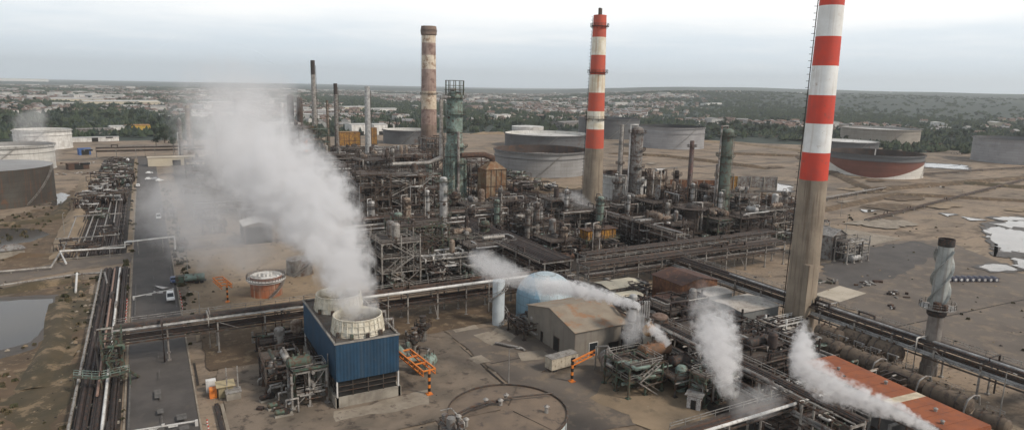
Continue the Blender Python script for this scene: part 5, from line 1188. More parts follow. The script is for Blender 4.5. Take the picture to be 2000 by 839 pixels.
# ================================================================== process area
SPEC = [  # label, px, nx, ny, bay, levels, material, clutter, vessels
 ('front steel frame of three open decks with pale columns beside the big steam', (772, 548), 2, 2, (6, 6), [4.6, 9.2, 13.6], PALE, 14, 3),
 ('dark frame with green deck adjoining the front open decks', (815, 520), 3, 2, (6, 6), [5, 10, 15], GREENS, 18, 5),
 ('tall dark braced structure above the steam edge', (725, 455), 2, 2, (6, 7), [5, 10, 15, 20, 25], STEEL, 26, 5),
 ('dark structure of five levels directly behind the front decks', (770, 445), 3, 2, (6, 6), [5, 9, 14, 19, 23], STEEL, 28, 6),
 ('rusty structure with white edged top deck', (820, 440), 2, 2, (6, 6), [5, 10, 15, 20], RUSTY, 24, 5),
 ('grey frame wrapping the lower half of the green column', (880, 430), 3, 2, (6, 6), [4, 8], GREENS, 26, 5),
 ('green painted low frame at the slim pale column', (900, 500), 3, 2, (6, 5), [4, 8], GREENS, 20, 5),
 ('dark low frame with hanging pipes behind the steam puff', (950, 520), 3, 2, (6, 5), [4.5, 8.5], DARK, 22, 5),
 ('frame with brown tank deck beyond the front structures', (690, 400), 3, 2, (7, 6), [5, 10, 14], STEEL, 22, 5),
 ('wide dark frame half hidden by the steam, near the pale stack', (660, 380), 3, 2, (8, 7), [6, 11, 16], DARK, 22, 5),
 ('structure with tangled white pipes at mid height', (735, 392), 3, 2, (7, 7), [6, 12, 17, 22], STEEL, 30, 5),
 ('brown structure in front of the old chimney foot', (800, 372), 3, 2, (7, 7), [6, 12, 18], RUSTY, 28, 5),
 ('brown frame touching the old chimney', (845, 352), 2, 2, (7, 7), [6, 12, 18, 24], STEEL, 26, 5),
 ('dim frame under the white topped pipe bridge', (560, 365), 3, 2, (8, 7), [6, 12], STEEL, 18, 4),
 ('rusty frame behind the rusty cream box heater', (930, 385), 2, 2, (6, 6), [6, 12, 18], RUSTY, 20, 4),
 ('low frame of greenish pipes between the wide bridge and cooler', (1050, 470), 3, 3, (6, 6), [4, 7.5], STEEL, 34, 6),
 ('low dark frame beyond the wide pipe bridge', (1085, 500), 2, 2, (6, 6), [4, 7], DARK, 26, 4),
 ('frame full of brown pipes beside the wide pipe bridge end', (1000, 430), 3, 2, (6, 6), [5, 9], BROWNP, 26, 4),
 ('low rusty frame by the wide bridge and the striped chimney', (1095, 425), 3, 2, (6, 6), [4.5, 8.5], STEEL, 24, 5),
 ('exchanger frame with stacked drums below the grey brown column', (1262, 475), 3, 2, (6, 6), [4.5, 9], DARK, 22, 9),
 ('dark exchanger frame next to the squat round decked vessel', (1310, 478), 2, 2, (6, 6), [4.5, 8.5], DARK, 20, 7),
 ('dark frame embracing the grey reactor with silver stack', (1206, 445), 2, 2, (5, 6), [5, 9], STEEL, 18, 4),
 ('frame behind the fat stained heater', (1275, 445), 2, 2, (6, 6), [6, 11], DARK, 16, 4),
 ('dark frame at the foot of the slim red stack', (1355, 455), 3, 2, (6, 6), [5, 10], STEEL, 20, 5),
 ('green frame round the foot of the dark green column', (1400, 470), 2, 2, (6, 6), [5, 9], GREENS, 18, 5),
 ('dark compressor frame under the pale lattice', (1452, 468), 3, 2, (6, 6), [5, 9.5], DARK, 22, 6),
 ('pale lattice trestle near the tall chimney', (1508, 462), 3, 1, (6, 6), [6, 11], PALE, 12, 3),
 ('rusty low structure beyond the pale lattice', (1465, 420), 4, 2, (7, 6), [4, 7], RUSTY, 20, 5),
 ('dark rusty structure beyond the tall chimney base', (1530, 425), 3, 2, (6, 6), [4, 8], RUSTY, 16, 4),
 ('rusty deck structure beside the slim red stack, further back', (1365, 410), 4, 2, (7, 6), [4, 7.5], RUSTY, 22, 5),
 ('wide low structure left of the pale standing stack', (650, 330), 4, 2, (9, 8), [6, 12], STEEL, 22, 6),
 ('dark red low structure right of the pale standing stack', (745, 330), 3, 2, (9, 8), [6, 12], BROWNP, 22, 6),
 ('low structure in the far unit below the ochre heater', (690, 315), 3, 2, (10, 8), [6, 12], STEEL, 18, 6),
 ('grey structure at the far edge of the steam', (480, 335), 3, 2, (9, 8), [6, 12, 18], STEEL, 18, 6),
 ('faded structure deep in the steam drift', (410, 345), 3, 2, (9, 8), [6, 12], STEEL, 14, 6),
 ('far low structure behind the old chimney', (800, 322), 4, 2, (9, 8), [6, 12], RUSTY, 18, 6),
 ('dark brown structure right of the old chimney foot', (915, 345), 3, 2, (8, 7), [6, 11], RUSTY, 20, 5),
 ('tall dark structure right behind the grey brown column', (1238, 436), 2, 2, (5, 6), [5, 10], STEEL, 24, 5),
 ('rusty pipe tower between the fat heater and the slim red stack', (1312, 440), 1, 2, (5, 6), [5, 10, 14], RUSTY, 18, 3),
 ('dark structure between slim red stack and dark green column', (1374, 436), 2, 2, (5, 6), [5, 10, 14], DARK, 20, 4),
 ('grey structure just past the dark green column', (1438, 446), 2, 2, (6, 6), [5, 10, 14], GREYV, 20, 5),
 ('tall frame of grey vessels before the rusty cream heater', (925, 440), 2, 2, (6, 6), [5, 9], GREYV, 22, 6),
 ('tall steam veiled structure with bent overhead pipe', (585, 335), 2, 2, (8, 7), [6, 12, 18, 26, 34], STEEL, 22, 6),
]
for lb, px, nx, ny, bay, lv, m, cl, vs_ in SPEC:
    if px[1] < 500: lv = [z*(1.12 if px[0] > 790 and px[1] > 345 else .9 if px[1] < 350 else 1.0) for z in lv]; cl = int(cl*1.25)
    frame(lb, px, nx, ny, bay, lv, m, cl=cl, vs=vs_, rail=R.choice([m, STEEL, PALE]))
# white gas manifold with bright lagging below the long rack
X, Y = G(868, 535); frame('tangle of silver lagged pipes on a low frame behind the long rack', None, 4, 1, (4.5, 5), [3.5, 6], PALE, cl=46, vs=4, xy=(X, Y), mats=[ALU, PALE, WHITE, ALU, STEEL], stairs=False, group=None, fill=.25)
# exchangers stacked dark drums
for k, (px, z) in enumerate((((1252, 478), 1), ((1252, 478), 4.6), ((1300, 482), 1), ((1300, 482), 4.6), ((1345, 476), 1))):
    drum(['lower black exchanger drum beneath the grey brown column', 'upper black exchanger drum beneath the grey brown column', 'lower black drum next to the squat decked vessel', 'upper black drum next to the squat decked vessel', 'single black drum behind the silver rack'][k], px, 7, 1.5, z, DARK, rz=PI/2*(k % 2)*0)
# green steaming units in the lower middle
GR2 = [GREENS, GREENL, PALE, STEEL, GREENS]
frame('green platform unit on white legs beside the rusty roofed hall', None, 2, 2, (4.2, 4), [3.6, 6.4], GREENS, cl=18, vs=2, xy=(84, 101), mats=GR2, rail=PALE, group=None)
drum('big rust orange horizontal vessel on the green platform unit', None, 7, 1.5, 4.6, mat('rust_orange_vessel', (.17, .10, .06), (.10, .065, .045), .3, .85, 0, rust=.5, rc=(.22, .10, .045)), xy=(91.5, 103.5), rz=.0)
drum('grey round ended drum beside the orange gantry arm', None, 4, 1.8, 1.2, GREYV, xy=(83.5, 108.6), rz=1.2)
t = tower('cluster of upright silver tubes steaming above the rusty hall edge', None, 15.5, .9, ALU, 2, DARK, xy=(92.4, 112.5), over=False)
for k in range(5): mb = MB(); mb.cyl((1.3+k*.55, -.8, 7), (1.3+k*.55, -.8, 14), .22, n=8); mb.build('upright_tube', ALU, t)
drum('small yellow painted drum under the steaming silver tubes', None, 1.6, 1.3, 7.0, YELLOW, xy=(94, 108.5), rz=.4)
tower('rusty cylindrical vessel with white rim behind the yellow drum', None, 10.5, 2.0, mat('rust_pink_vessel', (.19, .13, .10), (.12, .08, .06), .4, .85, 0, rust=.5), 1, STEEL, xy=(99, 111), over=False, name='vessel')
frame('small green unit wrapped in steam before the narrow rack', None, 2, 1, (4, 4), [3.2, 6], GREENS, cl=16, vs=3, xy=(94.5, 89.5), mats=GR2, rail=PALE, group=None, stairs=False)
frame('dark unit with brown flat deck behind the white hut', None, 2, 2, (4.4, 4), [3.8], STEEL, cl=18, vs=3, xy=(93, 97.5), mats=GR2+[DARK, RUSTY], group=None, stairs=False, fill=1)
drum('white round vessel steaming beside the narrow rack', None, 2.5, 1.8, 3.4, GREENL, xy=(101, 96), rz=1)
frame('dark pipe filled frame between narrow rack and grey block building', None, 4, 2, (5, 5), [3.6, 6.4], DARK, cl=40, vs=5, xy=(112, 108), mats=[DARK, STEEL, BROWNP, PALE, RUSTY], group=None)
frame('dark pipe filled frame below the grey block building', None, 4, 2, (5, 5), [3.4, 6], DARK, cl=34, vs=4, xy=(115, 94), mats=[DARK, STEEL, BROWNP, PALE], group=None, stairs=False)
frame('dark equipment frame under the cream roofed shelters', None, 3, 2, (5, 5), [3.6, 6.2], DARK, cl=44, vs=4, xy=(117, 124), mats=[DARK, STEEL, BROWNP, RUSTY, PALE], group=None)
frame('white railed platform in front of the grey block building', None, 4, 1, (4, 3), [3.8], WHITE, cl=10, vs=1, xy=(136, 108), mats=[DARK, PALE, RUSTY], group=None, stairs=False)
frame('dark pipework frame beneath the lower edge rack', None, 4, 1, (6, 5), [3.4], DARK, cl=26, vs=3, xy=(104, 74), mats=[DARK, STEEL, BROWNP, PALE], group=None, stairs=False)
frame('dark frame at the road side of the long rack', None, 3, 1, (5, 4), [3.2], DARK, cl=18, vs=2, xy=(26, 151), mats=[DARK, STEEL, PALE, GREENS], group=None, stairs=False)
frame('pipe frame beneath the light blue tank edge', None, 2, 2, (4, 4), [2.6], STEEL, cl=22, vs=1, xy=(80.5, 137), mats=[PALE, STEEL, DARK], group=None, stairs=False, fill=.3)
drum('pale green round drum beside the orange sloping gantry', None, 4, 1.5, .8, GREENL, xy=(49, 126), rz=.8)
t = tower('short vent pipe with a white cap behind the sloping gantry', None, 6, .6, PALE, 1, STEEL, xy=(49.5, 135), over=False, name='vent')
t = tower('second short vent pipe next to the long rack foot', None, 5, .7, GREYV, 1, STEEL, xy=(54.5, 143), over=False, name='vent')
pipe_run('thick green lagged pipe sloping out of the cooling tower side', [(40.6, 126, 10), (43, 128, 6), (46, 128, 2.4), (49, 126, 2.4)], .8, GREENL, None, 30)
pipe_run('fallen pale pipe on the apron by the rusty roofed hall', [(69, 133.5, .6), (73, 128, .6), (73.4, 127, .3)], .3, PALE, None, 30)
pipe_run('bright white pipe along the lower edge rack', [(72, 72.1, 6.5), (107, 72.4, 6.5)], .3, WHITE, None, 60)
# loose pipework and pumps scattered across the process area, copied from a few built ones
def manifold(i, mats, s=1.0):
    t = thing('pipe_manifold', '', 'pipework', (0, 0, -50)); clutter(t, (-5*s, -4*s, .4, 5*s, 4*s, 5*s), 13, mats, (.13, .4))
    drum_parts(t, (R.uniform(-2, 2), R.uniform(-2, 2), 1.8), R.uniform(3, 5.5), R.uniform(.6, 1.1), R.choice(mats), R.choice((0, PI/2)), True, 0)
    for k in range(4):
        x, y = R.uniform(-4, 4), R.uniform(-3, 3); mb = MB(); mb.cyl((x, y, .1), (x, y, 1.6), .3, n=8); mb.cyl((x, y, 1.6), (x, y, 1.9), .55, .4, 8); mb.build('valve', R.choice(mats), t)
    mb = MB(); mb.ends((-5*s, 0, 3.4), (5*s, 0, 3.4), .22); mb.ends((-5*s, 0, 0), (-5*s, 0, 3.4), .28); mb.ends((5*s, 0, 0), (5*s, 0, 3.4), .28); mb.build('pipe_support', STEEL, t)
    return t
MFS = [(manifold(i, ms_), nm) for i, (ms_, nm) in enumerate((([BROWNP, RUSTY, STEEL, DARK], 'rust brown'), ([DARK, STEEL, PALE], 'dark grey'), ([ALU, PALE, STEEL, DARK], 'silver'), ([GREENS, GREENL, STEEL, PALE], 'green'), ([TANV, BROWNP, STEEL, PALE], 'tan'), ([DARK, BROWNP, STEEL, GREYV], 'brown black')))]
ZON = [('around the green distillation column', 62, 135, 184, 262, 62), ('between wide pipe bridge and striped chimney', 116, 172, 180, 290, 40), ('around the exchangers and dark green column', 172, 246, 182, 285, 62),
       ('in the unit under the old chimney', 95, 215, 330, 480, 60), ('in the far unit by the thin stacks', 60, 220, 480, 600, 34), ('beyond the road in the drifting steam', 16, 62, 300, 480, 18), ('beside the narrow rack under steam', 100, 134, 70, 128, 22), ('along the pipe track by the main road', -27, -12, 268, 570, 34), ('under the cream roofed shelters', 104, 124, 118, 156, 12)]
first = set()
for zn, x0, x1, y0, y1, n_ in ZON:
    for k in range(n_):
        i = R.randrange(len(MFS)); src, nm = MFS[i]; x, y = R.uniform(x0, x1), R.uniform(y0, y1)
        if zn.startswith('in the unit') and 180 < x and y > 400: x -= 60
        lb = f'low tangle of {nm} pipes and valves {zn}'; s_ = R.uniform(.85, 1.5) if y > 300 else R.uniform(.75, 1.15)
        if src.name not in first:
            first.add(src.name); src.location = (x, y, 0); src.rotation_euler = (0, 0, R.choice((0, PI/2, PI))); src['label'] = lb; src['group'] = f'{nm} pipe tangles {zn}'
        else: copy_tree(src, (x, y, 0), R.choice((0, PI/2, PI, -PI/2)), s_, lb, f'{nm} pipe tangles {zn}')
# slim upright vessels standing among the frames, copied from four built ones
UP = []
for k, (h_, r_, m_, w_) in enumerate(((16, 1.1, GREYV, 'grey'), (12, 1.4, TANV, 'tan stained'), (19, .9, ALU, 'silver'), (14, 1.3, RUSTY, 'rust brown'), (17, 1.5, GREENL, 'pale green'))):
    UP.append((tower('', None, h_, r_, m_, 3, STEEL, xy=(0, 0), wide=1.0, name='upright_vessel', cat='vessel'), w_))
seen_u = set()
for zn, x0, x1, y0, y1, n_ in (('round the green distillation column', 64, 118, 215, 290, 14), ('round the exchangers and dark green column', 176, 242, 200, 275, 18), ('in the dark unit under the old chimney', 90, 190, 310, 400, 12), ('near the wide pipe bridge end', 118, 165, 190, 260, 9)):
    for k in range(n_):
        src, w_ = R.choice(UP); x, y = R.uniform(x0, x1), R.uniform(y0, y1); lb = f'slim upright {w_} vessel {zn}'
        if src.name not in seen_u: seen_u.add(src.name); src.location = (x, y, 0); src['label'] = lb; src['group'] = f'{w_} upright vessels {zn}'
        else: copy_tree(src, (x, y, 0), R.uniform(0, 6), R.uniform(.75, 1.1), lb, f'{w_} upright vessels {zn}')
# lamp posts
def lamp(x, y, h=9):
    t = thing('lamp_post', 'thin grey lamp post beside the plant roads', 'lamp post', (x, y, 0), R.uniform(0, 6), 'lamp posts in the plant'); mb = MB(); mb.cyl((0, 0, 0), (0, 0, h), .14, .08, 8); mb.build('pole', PALE, t)
    mb = MB(); mb.tube([(0, 0, h), (.3, 0, h+.3), (1.6, 0, h+.4)], .06, 6); mb.build('arm', PALE, t); mb = MB(); mb.box((1.8, 0, h+.38), (.8, .3, .14)); mb.build('lamp_head', PALE, t); return t
l0 = lamp(8.5, 175)
for x, y in ((8.5, 230), (8.5, 290), (8.5, 350), (8.5, 410), (60, 172), (150, 330), (205, 345), (150, 176), (262, 180), (262, 260), (60, 110), (140, 60), (300, 210), (-30, 300), (-30, 420)): copy_tree(l0, (x, y, 0), R.uniform(0, 6))
# debris lumps on the open yards
def debris(label, px, n, ms_, s=1.0):
    X, Y = G(*px); t = thing('scrap_pile', label, 'scrap', (X, Y, 0))
    for k in range(n):
        x, y = R.gauss(0, 2.4*s), R.gauss(0, 1.3*s); mb = MB()
        if R.random() < .5: mb.box((x, y, .4), (R.uniform(.5, 1.8), R.uniform(.4, 1.2), R.uniform(.4, .9)), R.uniform(0, 3)); mb.build('box', R.choice(ms_), t)
        else: a = R.uniform(0, 6); mb.tube([(x, y, .25), (x+2*math.cos(a), y+2*math.sin(a), .3+R.uniform(0, .8))], .2, 6); mb.build('pipe_offcut', R.choice(ms_), t)
for lb, px, n_ in (('heap of white and dark scrap on the asphalt yard beside tall chimney', (1700, 555), 14), ('green leafy scrap pile beyond the tall chimney foot', (1610, 552), 14), ('pale scrap beside the flare stack platform height', (1755, 575), 12), ('dark scrap on the pale pad edge', (1665, 470), 12), ('black pallets by the far white edged shelter', (1640, 475), 10), ('small white crate pair far across the tank field', (1832, 366), 4), ('blue and white bags on the yard before the pump frame', (540, 806), 5), ('dark oddments beyond the tank field track', (1700, 372), 14), ('small boxes beside the far side of the flare yard', (1740, 600), 5), ('scrap beside the rusty walled tank', (150, 320), 16), ('orange and rust machinery near the left tanks', (145, 340), 14), ('rubble in front of the right edge tank', (1870, 300), 12)):
    debris(lb, px, n_, [WHITE, DARK, PALE, STEEL, RUSTY] if 'green' not in lb else [GREENS, DARK, PALE], 1.0 if px[1] > 420 else 2.4)
# ================================================================== trees and town beyond the fence
LEAF = [mat('leaf_dark_green', (.026, .042, .022), (.045, .062, .030), .25, .95, 0), mat('leaf_olive_green', (.050, .062, .030), (.032, .045, .024), .25, .95, 0), mat('leaf_blue_green', (.030, .046, .034), (.018, .028, .02), .25, .95, 0)]
BARK = mat('bark', (.09, .07, .055), (.05, .04, .03), 1, .9)
def crown(mb, c, r, h, n, q=1.0):
    for k in range(n):
        a, b_ = R.uniform(0, 2*PI), R.random()**.6; z = R.uniform(-.5, .5); rr = b_*r*math.sqrt(max(.05, 1-(2*z)**2*.8))
        p = Vector((c[0]+rr*math.cos(a), c[1]+rr*math.sin(a), c[2]+z*h)); s = q*R.uniform(.5, 1.1)
        u = Vector((R.gauss(0, 1), R.gauss(0, 1), R.gauss(0, .6))).normalized(); v = u.orthogonal().normalized(); w = u.cross(v)
        mb.add([p+v*s, p+w*s*.8, p-v*s, p-w*s*.9], [(0, 1, 2, 3)])
        mb.add([p+u*s*.8, p+w*s*.6, p-u*s*.8, p-w*s*.7], [(0, 1, 2, 3)])
def tree_proto(kind, m):
    t = thing('tree', '', 'tree', (0, 0, -80)); mb = MB()
    if kind == 0:
        mb.cyl((0, 0, 0), (.2, 0, 4), .35, .2, 7)
        for a in range(3): mb.cyl((.15, 0, 3.2), (1.6*math.cos(a*2.1), 1.6*math.sin(a*2.1), 6), .16, .08, 5)
        mb.build('trunk', BARK, t); mb = MB()
        for k in range(7): a = R.uniform(0, 6.28); d = R.uniform(.4, 2.6); crown(mb, (d*math.cos(a), d*math.sin(a), R.uniform(4.2, 7.6)), R.uniform(1.5, 2.4), R.uniform(2.2, 3.4), 24, .62)
    elif kind == 1:
        mb.cyl((0, 0, 0), (0, 0, 7), .3, .15, 7); mb.build('trunk', BARK, t); mb = MB()
        for k in range(9): crown(mb, (R.uniform(-.3, .3), R.uniform(-.3, .3), 1.8+k*1.15), 1.6*(1-k/12), 1.8, 18, .5)
    else:
        mb.cyl((0, 0, 0), (.5, .2, 6.5), .32, .2, 7)
        for a in range(4): mb.cyl((.4, .15, 5), (2.4*math.cos(a*1.6), 2.4*math.sin(a*1.6), 8), .14, .07, 5)
        mb.build('trunk', BARK, t); mb = MB()
        for k in range(7): a = R.uniform(0, 6.28); d = R.uniform(.6, 3.2); crown(mb, (d*math.cos(a), d*math.sin(a), R.uniform(7.2, 9)), 2.0, 1.7, 24, .62)
    mb.build('crown', m, t); return t
KN = ['round crowned broadleaf tree', 'slender dark cypress', 'broad umbrella pine']
PRO = {(k, i): tree_proto(k, m) for k in range(3) for i, m in enumerate(LEAF)}
LN = ['dark green', 'olive green', 'bluish green']
used_t = set()
def plant(x, y, k, i, s, zone):
    src = PRO[k, i]; lb = f'{LN[i]} {KN[k]} {zone}'; z = terrain(x, y)-.1 if not (-330 < x < 900 and y < 760) else 0
    g = f'{LN[i]} {KN[k]}s {zone}'[:120]
    if src.name not in used_t:
        used_t.add(src.name); src.location = (x, y, z); src['label'] = lb; src['group'] = g; src.scale = (s, s, s*.95)
    else: copy_tree(src, (x, y, z), R.uniform(0, 6.3), (s, s, s*R.uniform(.85, 1.15)), lb, g)
TZ = [('in the wooded belt behind the white tanks', 0, 340, 196, 262, 110, (0, 2, 0)), ('in the row behind the open tanks', 890, 1330, 236, 256, 44, (0, 0, 1)), ('in the dark belt beyond the big grey tank', 1385, 1570, 238, 266, 50, (0, 2, 0)),
      ('behind the ochre heaters and old chimney', 690, 835, 232, 262, 30, (0, 1, 0)), ('beyond the beige and lilac tanks', 1640, 2010, 252, 282, 46, (0, 0, 2)), ('beside the far road head', 300, 345, 262, 290, 8, (0, 0, 2)), ('at the mid town edge behind the green column', 905, 1000, 238, 262, 14, (1, 1, 0))]
for zn, x0, x1, y0, y1, n_, ks in TZ:
    for k in range(n_):
        px, py = R.uniform(x0, x1), R.uniform(y0, y1); x, y = G(px, py)
        plant(x, y, R.choice(ks), R.randrange(3), R.uniform(.85, 1.5), zn)
plant(*G(322, 277), 0, 0, 2.0, 'beside the far road head')

# houses
WC = [mat('cream_render', (.36, .31, .25)), mat('white_render', (.54, .52, .49)), mat('pink_render', (.26, .20, .165))]
RC = [mat('terracotta_roof', (.16, .105, .085), (.11, .08, .065), .3), mat('brown_tile_roof', (.19, .12, .09), (.14, .09, .07), .3), mat('grey_roof', (.27, .26, .25), (.20, .195, .19), .3)]
def house_proto(i, j, L_, W, h):
    t = thing('house', '', 'house', (0, 0, -80)); mb = MB(); mb.box((0, 0, h/2), (L_, W, h)); mb.add([(-L_/2, -W/2, h), (-L_/2, W/2, h), (-L_/2, 0, h+W*.25), (L_/2, -W/2, h), (L_/2, W/2, h), (L_/2, 0, h+W*.25)], [(0, 2, 1), (3, 4, 5)]); mb.build('wall', WC[i], t)
    mb = MB(); e = .4
    for s in (-1, 1): mb.add([(-L_/2-e, s*(W/2+e), h-.1), (L_/2+e, s*(W/2+e), h-.1), (L_/2+e, 0, h+W*.25+.15), (-L_/2-e, 0, h+W*.25+.15), (-L_/2-e, s*(W/2+e), h+.1), (L_/2+e, s*(W/2+e), h+.1), (L_/2+e, 0, h+W*.25+.35), (-L_/2-e, 0, h+W*.25+.35)], [(0, 1, 2, 3), (7, 6, 5, 4), (0, 4, 5, 1), (1, 5, 6, 2), (3, 7, 4, 0)])
    rf = mb.build('roof', RC[j], t); mb = MB(); mb.box((L_*.25, W*.1, h+W*.3), (.8, .8, 1.4)); mb.build('chimney', WC[i], rf)
    for x in (-L_*.3, 0, L_*.3):
        mb = MB(); mb.box((x, -W/2-.02, h*.6), (1.1, .08, 1.3)); mb.build('window', GLASS, t)
    return t
HP = {(i, j): house_proto(i, j, R.uniform(10, 14), R.uniform(8, 10), R.uniform(3.4, 6.4)) for i in range(3) for j in range(3)}
WN = ['cream', 'white', 'pinkish']; RN = ['terracotta', 'brown tiled', 'grey']; used_h = set()
HZ = [('behind the left woods', 0, 340, 178, 222, 60), ('behind the thin stacks', 560, 830, 205, 252, 60), ('behind the open tanks', 900, 1160, 200, 240, 75), ('beyond the big grey tank', 1180, 1400, 200, 232, 40), ('at the foot of the wooded hill', 1660, 2010, 238, 264, 42)]
for zn, x0, x1, y0, y1, n_ in HZ:
    for k in range(n_):
        x, y = G(R.uniform(x0, x1), y0+(y1-y0)*R.random()**.8); i, j = R.randrange(3), R.choice((0, 0, 1, 2)); src = HP[i, j]
        z = terrain(x, y); lb = f'{WN[i]} house with {RN[j]} roof {zn}'; g = f'{WN[i]} houses, {RN[j]} roofs, {zn}'; rz = R.uniform(0, 3.14); s = R.uniform(.8, 1.3)
        if src.name not in used_h: used_h.add(src.name); src.location = (x, y, z); src.rotation_euler = (0, 0, rz); src['label'] = lb; src['group'] = g
        else: copy_tree(src, (x, y, z), rz, s, lb, g)
# larger pale sheds and halls outside the fence, each its own
LW = mat('pale_hall_roof', (.46, .45, .43), (.36, .35, .33), .05); LC = mat('cream_hall_wall', (.50, .44, .34), (.42, .37, .29), .05)
for lb, px, sx_, sy_, h_, rz, wm_, rm in (
    ('long white roofed warehouse beyond the left woods', (235, 206), 150, 45, 10, .25, LC, LW), ('second long warehouse joined in line to the first', (150, 200), 110, 40, 9, .25, LC, LW), ('cream warehouse end nearest the steam', (290, 209), 40, 36, 11, .25, LC, LC),
    ('yellow clad shed on the works car park', (267, 258), 26, 16, 8, .2, mat('yellow_shed_wall', (.50, .32, .05)), YELLOW), ('white flat shed beside the yellow clad one', (234, 260), 20, 14, 8, .2, WHITE, LW), ('grey low shed row left of the white flat shed', (186, 262), 34, 14, 6, .2, GREYV, GREYV),
    ('long pale wall shed before the grey sheds', (185, 276), 40, 8, 4, .15, WHITE, LW), ('cream block at the head of the main road', (345, 322), 36, 10, 6, 0, LC, CPADL), ('reddish cabin roof beside the scrap yard', (152, 330), 12, 7, 4, .3, RUSTY, RUSTY), ('bright blue shed beside the scrap yard', (165, 302), 8, 6, 5, .3, mat('blue_shed', (.06, .14, .36)), mat('blue_shed', (.06, .14, .36))),
    ('white hall with flat roof behind the cypress group', (976, 232), 42, 20, 8, .4, WHITE, LW), ('grey hall behind the second open tank', (1110, 249), 70, 26, 9, .45, GREYV, GREYV), ('white hall beside the grey one', (1165, 252), 30, 22, 9, .45, WHITE, LW), ('blue roofed hall beyond the striped chimney', (1200, 252), 44, 20, 9, .45, MATS['blue_shed'], MATS['blue_shed']),
    ('pair of pale blue gabled sheds beside the pale stack', (700, 262), 26, 18, 12, .2, WHITE, LW), ('pale gabled shed in front of the dark left tank', (737, 262), 18, 18, 12, .2, WHITE, LW), ('white low hall right of the pale stack', (745, 219), 70, 24, 8, .3, WHITE, LW), ('cream hall behind the short thin stack', (690, 216), 60, 30, 9, .3, LC, LW),
    ('white apartment slab on the left skyline', (40, 160), 500, 60, 26, .3, WHITE, LW), ('long white glasshouse strip beyond the dark belt', (1390, 212), 180, 24, 6, .5, WHITE, LW), ('thin white factory on the wooded hillside', (1560, 199), 120, 20, 9, .6, WHITE, LW), ('small white building high on the hillside', (1738, 197), 50, 20, 10, .6, WHITE, LW),
    ('cream apartment block at the hill foot', (1945, 250), 60, 16, 12, .7, LC, LW), ('white works hall at the hill foot', (1830, 247), 36, 18, 9, .7, WHITE, LW), ('red roofed school at the town edge', (925, 213), 44, 24, 9, .5, MATS['pink_render'], RC[0]), ('pale shed in the drift of steam', (415, 232), 70, 30, 9, .25, WHITE, LW), ('white shed left of the drifting steam', (420, 205), 80, 26, 8, .25, WHITE, LW), ('white roofed hall under the far stack tips', (548, 252), 50, 26, 8, .2, WHITE, LW)):
    c = G(*px); t = shed(lb, c, sx_, sy_, h_, min(3, sy_*.06), wm_, rm, rz=rz, doors=((0, 0, 5, 4),), wins=((0, sx_*.3, 6, 1.5, 3),), name='warehouse' if 'apart' not in lb else 'apartment_block', cat='warehouse' if 'apart' not in lb else 'apartment block', ridge='x')
    t.location.z = terrain(*c)+.3 if c[1] > 760 or c[0] > 800 else 0
# the rest of the town and woods: nobody could count these
def fbm(x, y, s, o): return mnoise.noise(Vector((x/s, y/s, o)))
mb = MB(); cnt = 0
while cnt < 7000:
    ph = math.radians(R.uniform(-12, 70)); r = 1150+R.random()**.75*4300
    x, y = r*math.sin(ph), r*math.cos(ph); d = math.degrees(ph)
    dn = .15+fbm(x, y, 420, 5)*1.3+fbm(x, y, 130, 9)*.5
    if d > 39 and r > 1450: dn -= .95*min(1, (d-39)/7)
    if d > 50 and r > 2000: dn -= .35
    if r < 1700: dn -= .25
    if R.random() > dn+.1: continue
    z = terrain(x, y); big = R.random() < .035; L_, W, h = (R.uniform(25, 70), R.uniform(14, 26), R.uniform(6, 14)) if big else (R.uniform(9, 17), R.uniform(8, 11), R.uniform(4, 8)); rz = R.uniform(0, 3.14)
    mb.k = R.randrange(3) if not big else 1; mb.box((x, y, z+h/2-1), (L_, W, h+2), rz)
    mb.k = 3+R.choice((0, 0, 0, 1, 2, 2)) if not big else R.choice((5, 6, 6))
    cs, sn = math.cos(rz), math.sin(rz); q = lambda a, b_, c_: (x+a*cs-b_*sn, y+a*sn+b_*cs, z+c_)
    e = W/2+.4; l = L_/2+.4; rh = W*.22 if not big else 1.2
    mb.add([q(-l, -e, h), q(l, -e, h), q(l, e, h), q(-l, e, h), q(-l, 0, h+rh), q(l, 0, h+rh)], [(0, 1, 5, 4), (2, 3, 4, 5), (1, 2, 5), (3, 0, 4)]); cnt += 1
o = mb.build('distant_town', WC+RC+[LW]); tag(o, 'distant town of pale houses with terracotta roofs spreading to the hills', kind='stuff')
mb = MB(); cnt = 0
while cnt < 21000:
    ph = math.radians(R.uniform(-12, 72)); r = 770+R.random()**.85*4600; x, y = r*math.sin(ph), r*math.cos(ph); d = math.degrees(ph)
    dn = .62-fbm(x, y, 420, 5)*1.2+fbm(x, y, 90, 2)*.5+(.2 if d > 46 else 0)+(.45 if r < 1250 else 0)
    if d > 41 and r > 1700: dn *= max(.10, 1-min(1, (d-41)/12)*min(1, (r-1700)/900))
    if R.random() > dn or (y < 790 and -350 < x < 545) or (y < 620 and x < 690) or (y < 390 and x < 960): continue
    z = terrain(x, y); s = R.uniform(3.5, 6.5)*(1+r/5000); hh = R.uniform(6, 11)
    mb.k = R.randrange(3)
    for k in range(5):
        a = R.uniform(0, 6.28); px_, py_ = x+R.uniform(0, s)*math.cos(a), y+R.uniform(0, s)*math.sin(a); w = s*R.uniform(.35, .7); zz = z+hh*R.uniform(.35, .8)
        mb.add([(px_-w, py_-w*.3, zz-hh*.3), (px_+w*.2, py_-w, zz-hh*.25), (px_+w, py_+w*.3, zz-hh*.3), (px_-w*.2, py_+w, zz-hh*.28), (px_+R.uniform(-.2, .2)*w, py_+R.uniform(-.2, .2)*w, zz+hh*R.uniform(.1, .35))], [(0, 1, 4), (1, 2, 4), (2, 3, 4), (3, 0, 4)])
    cnt += 1
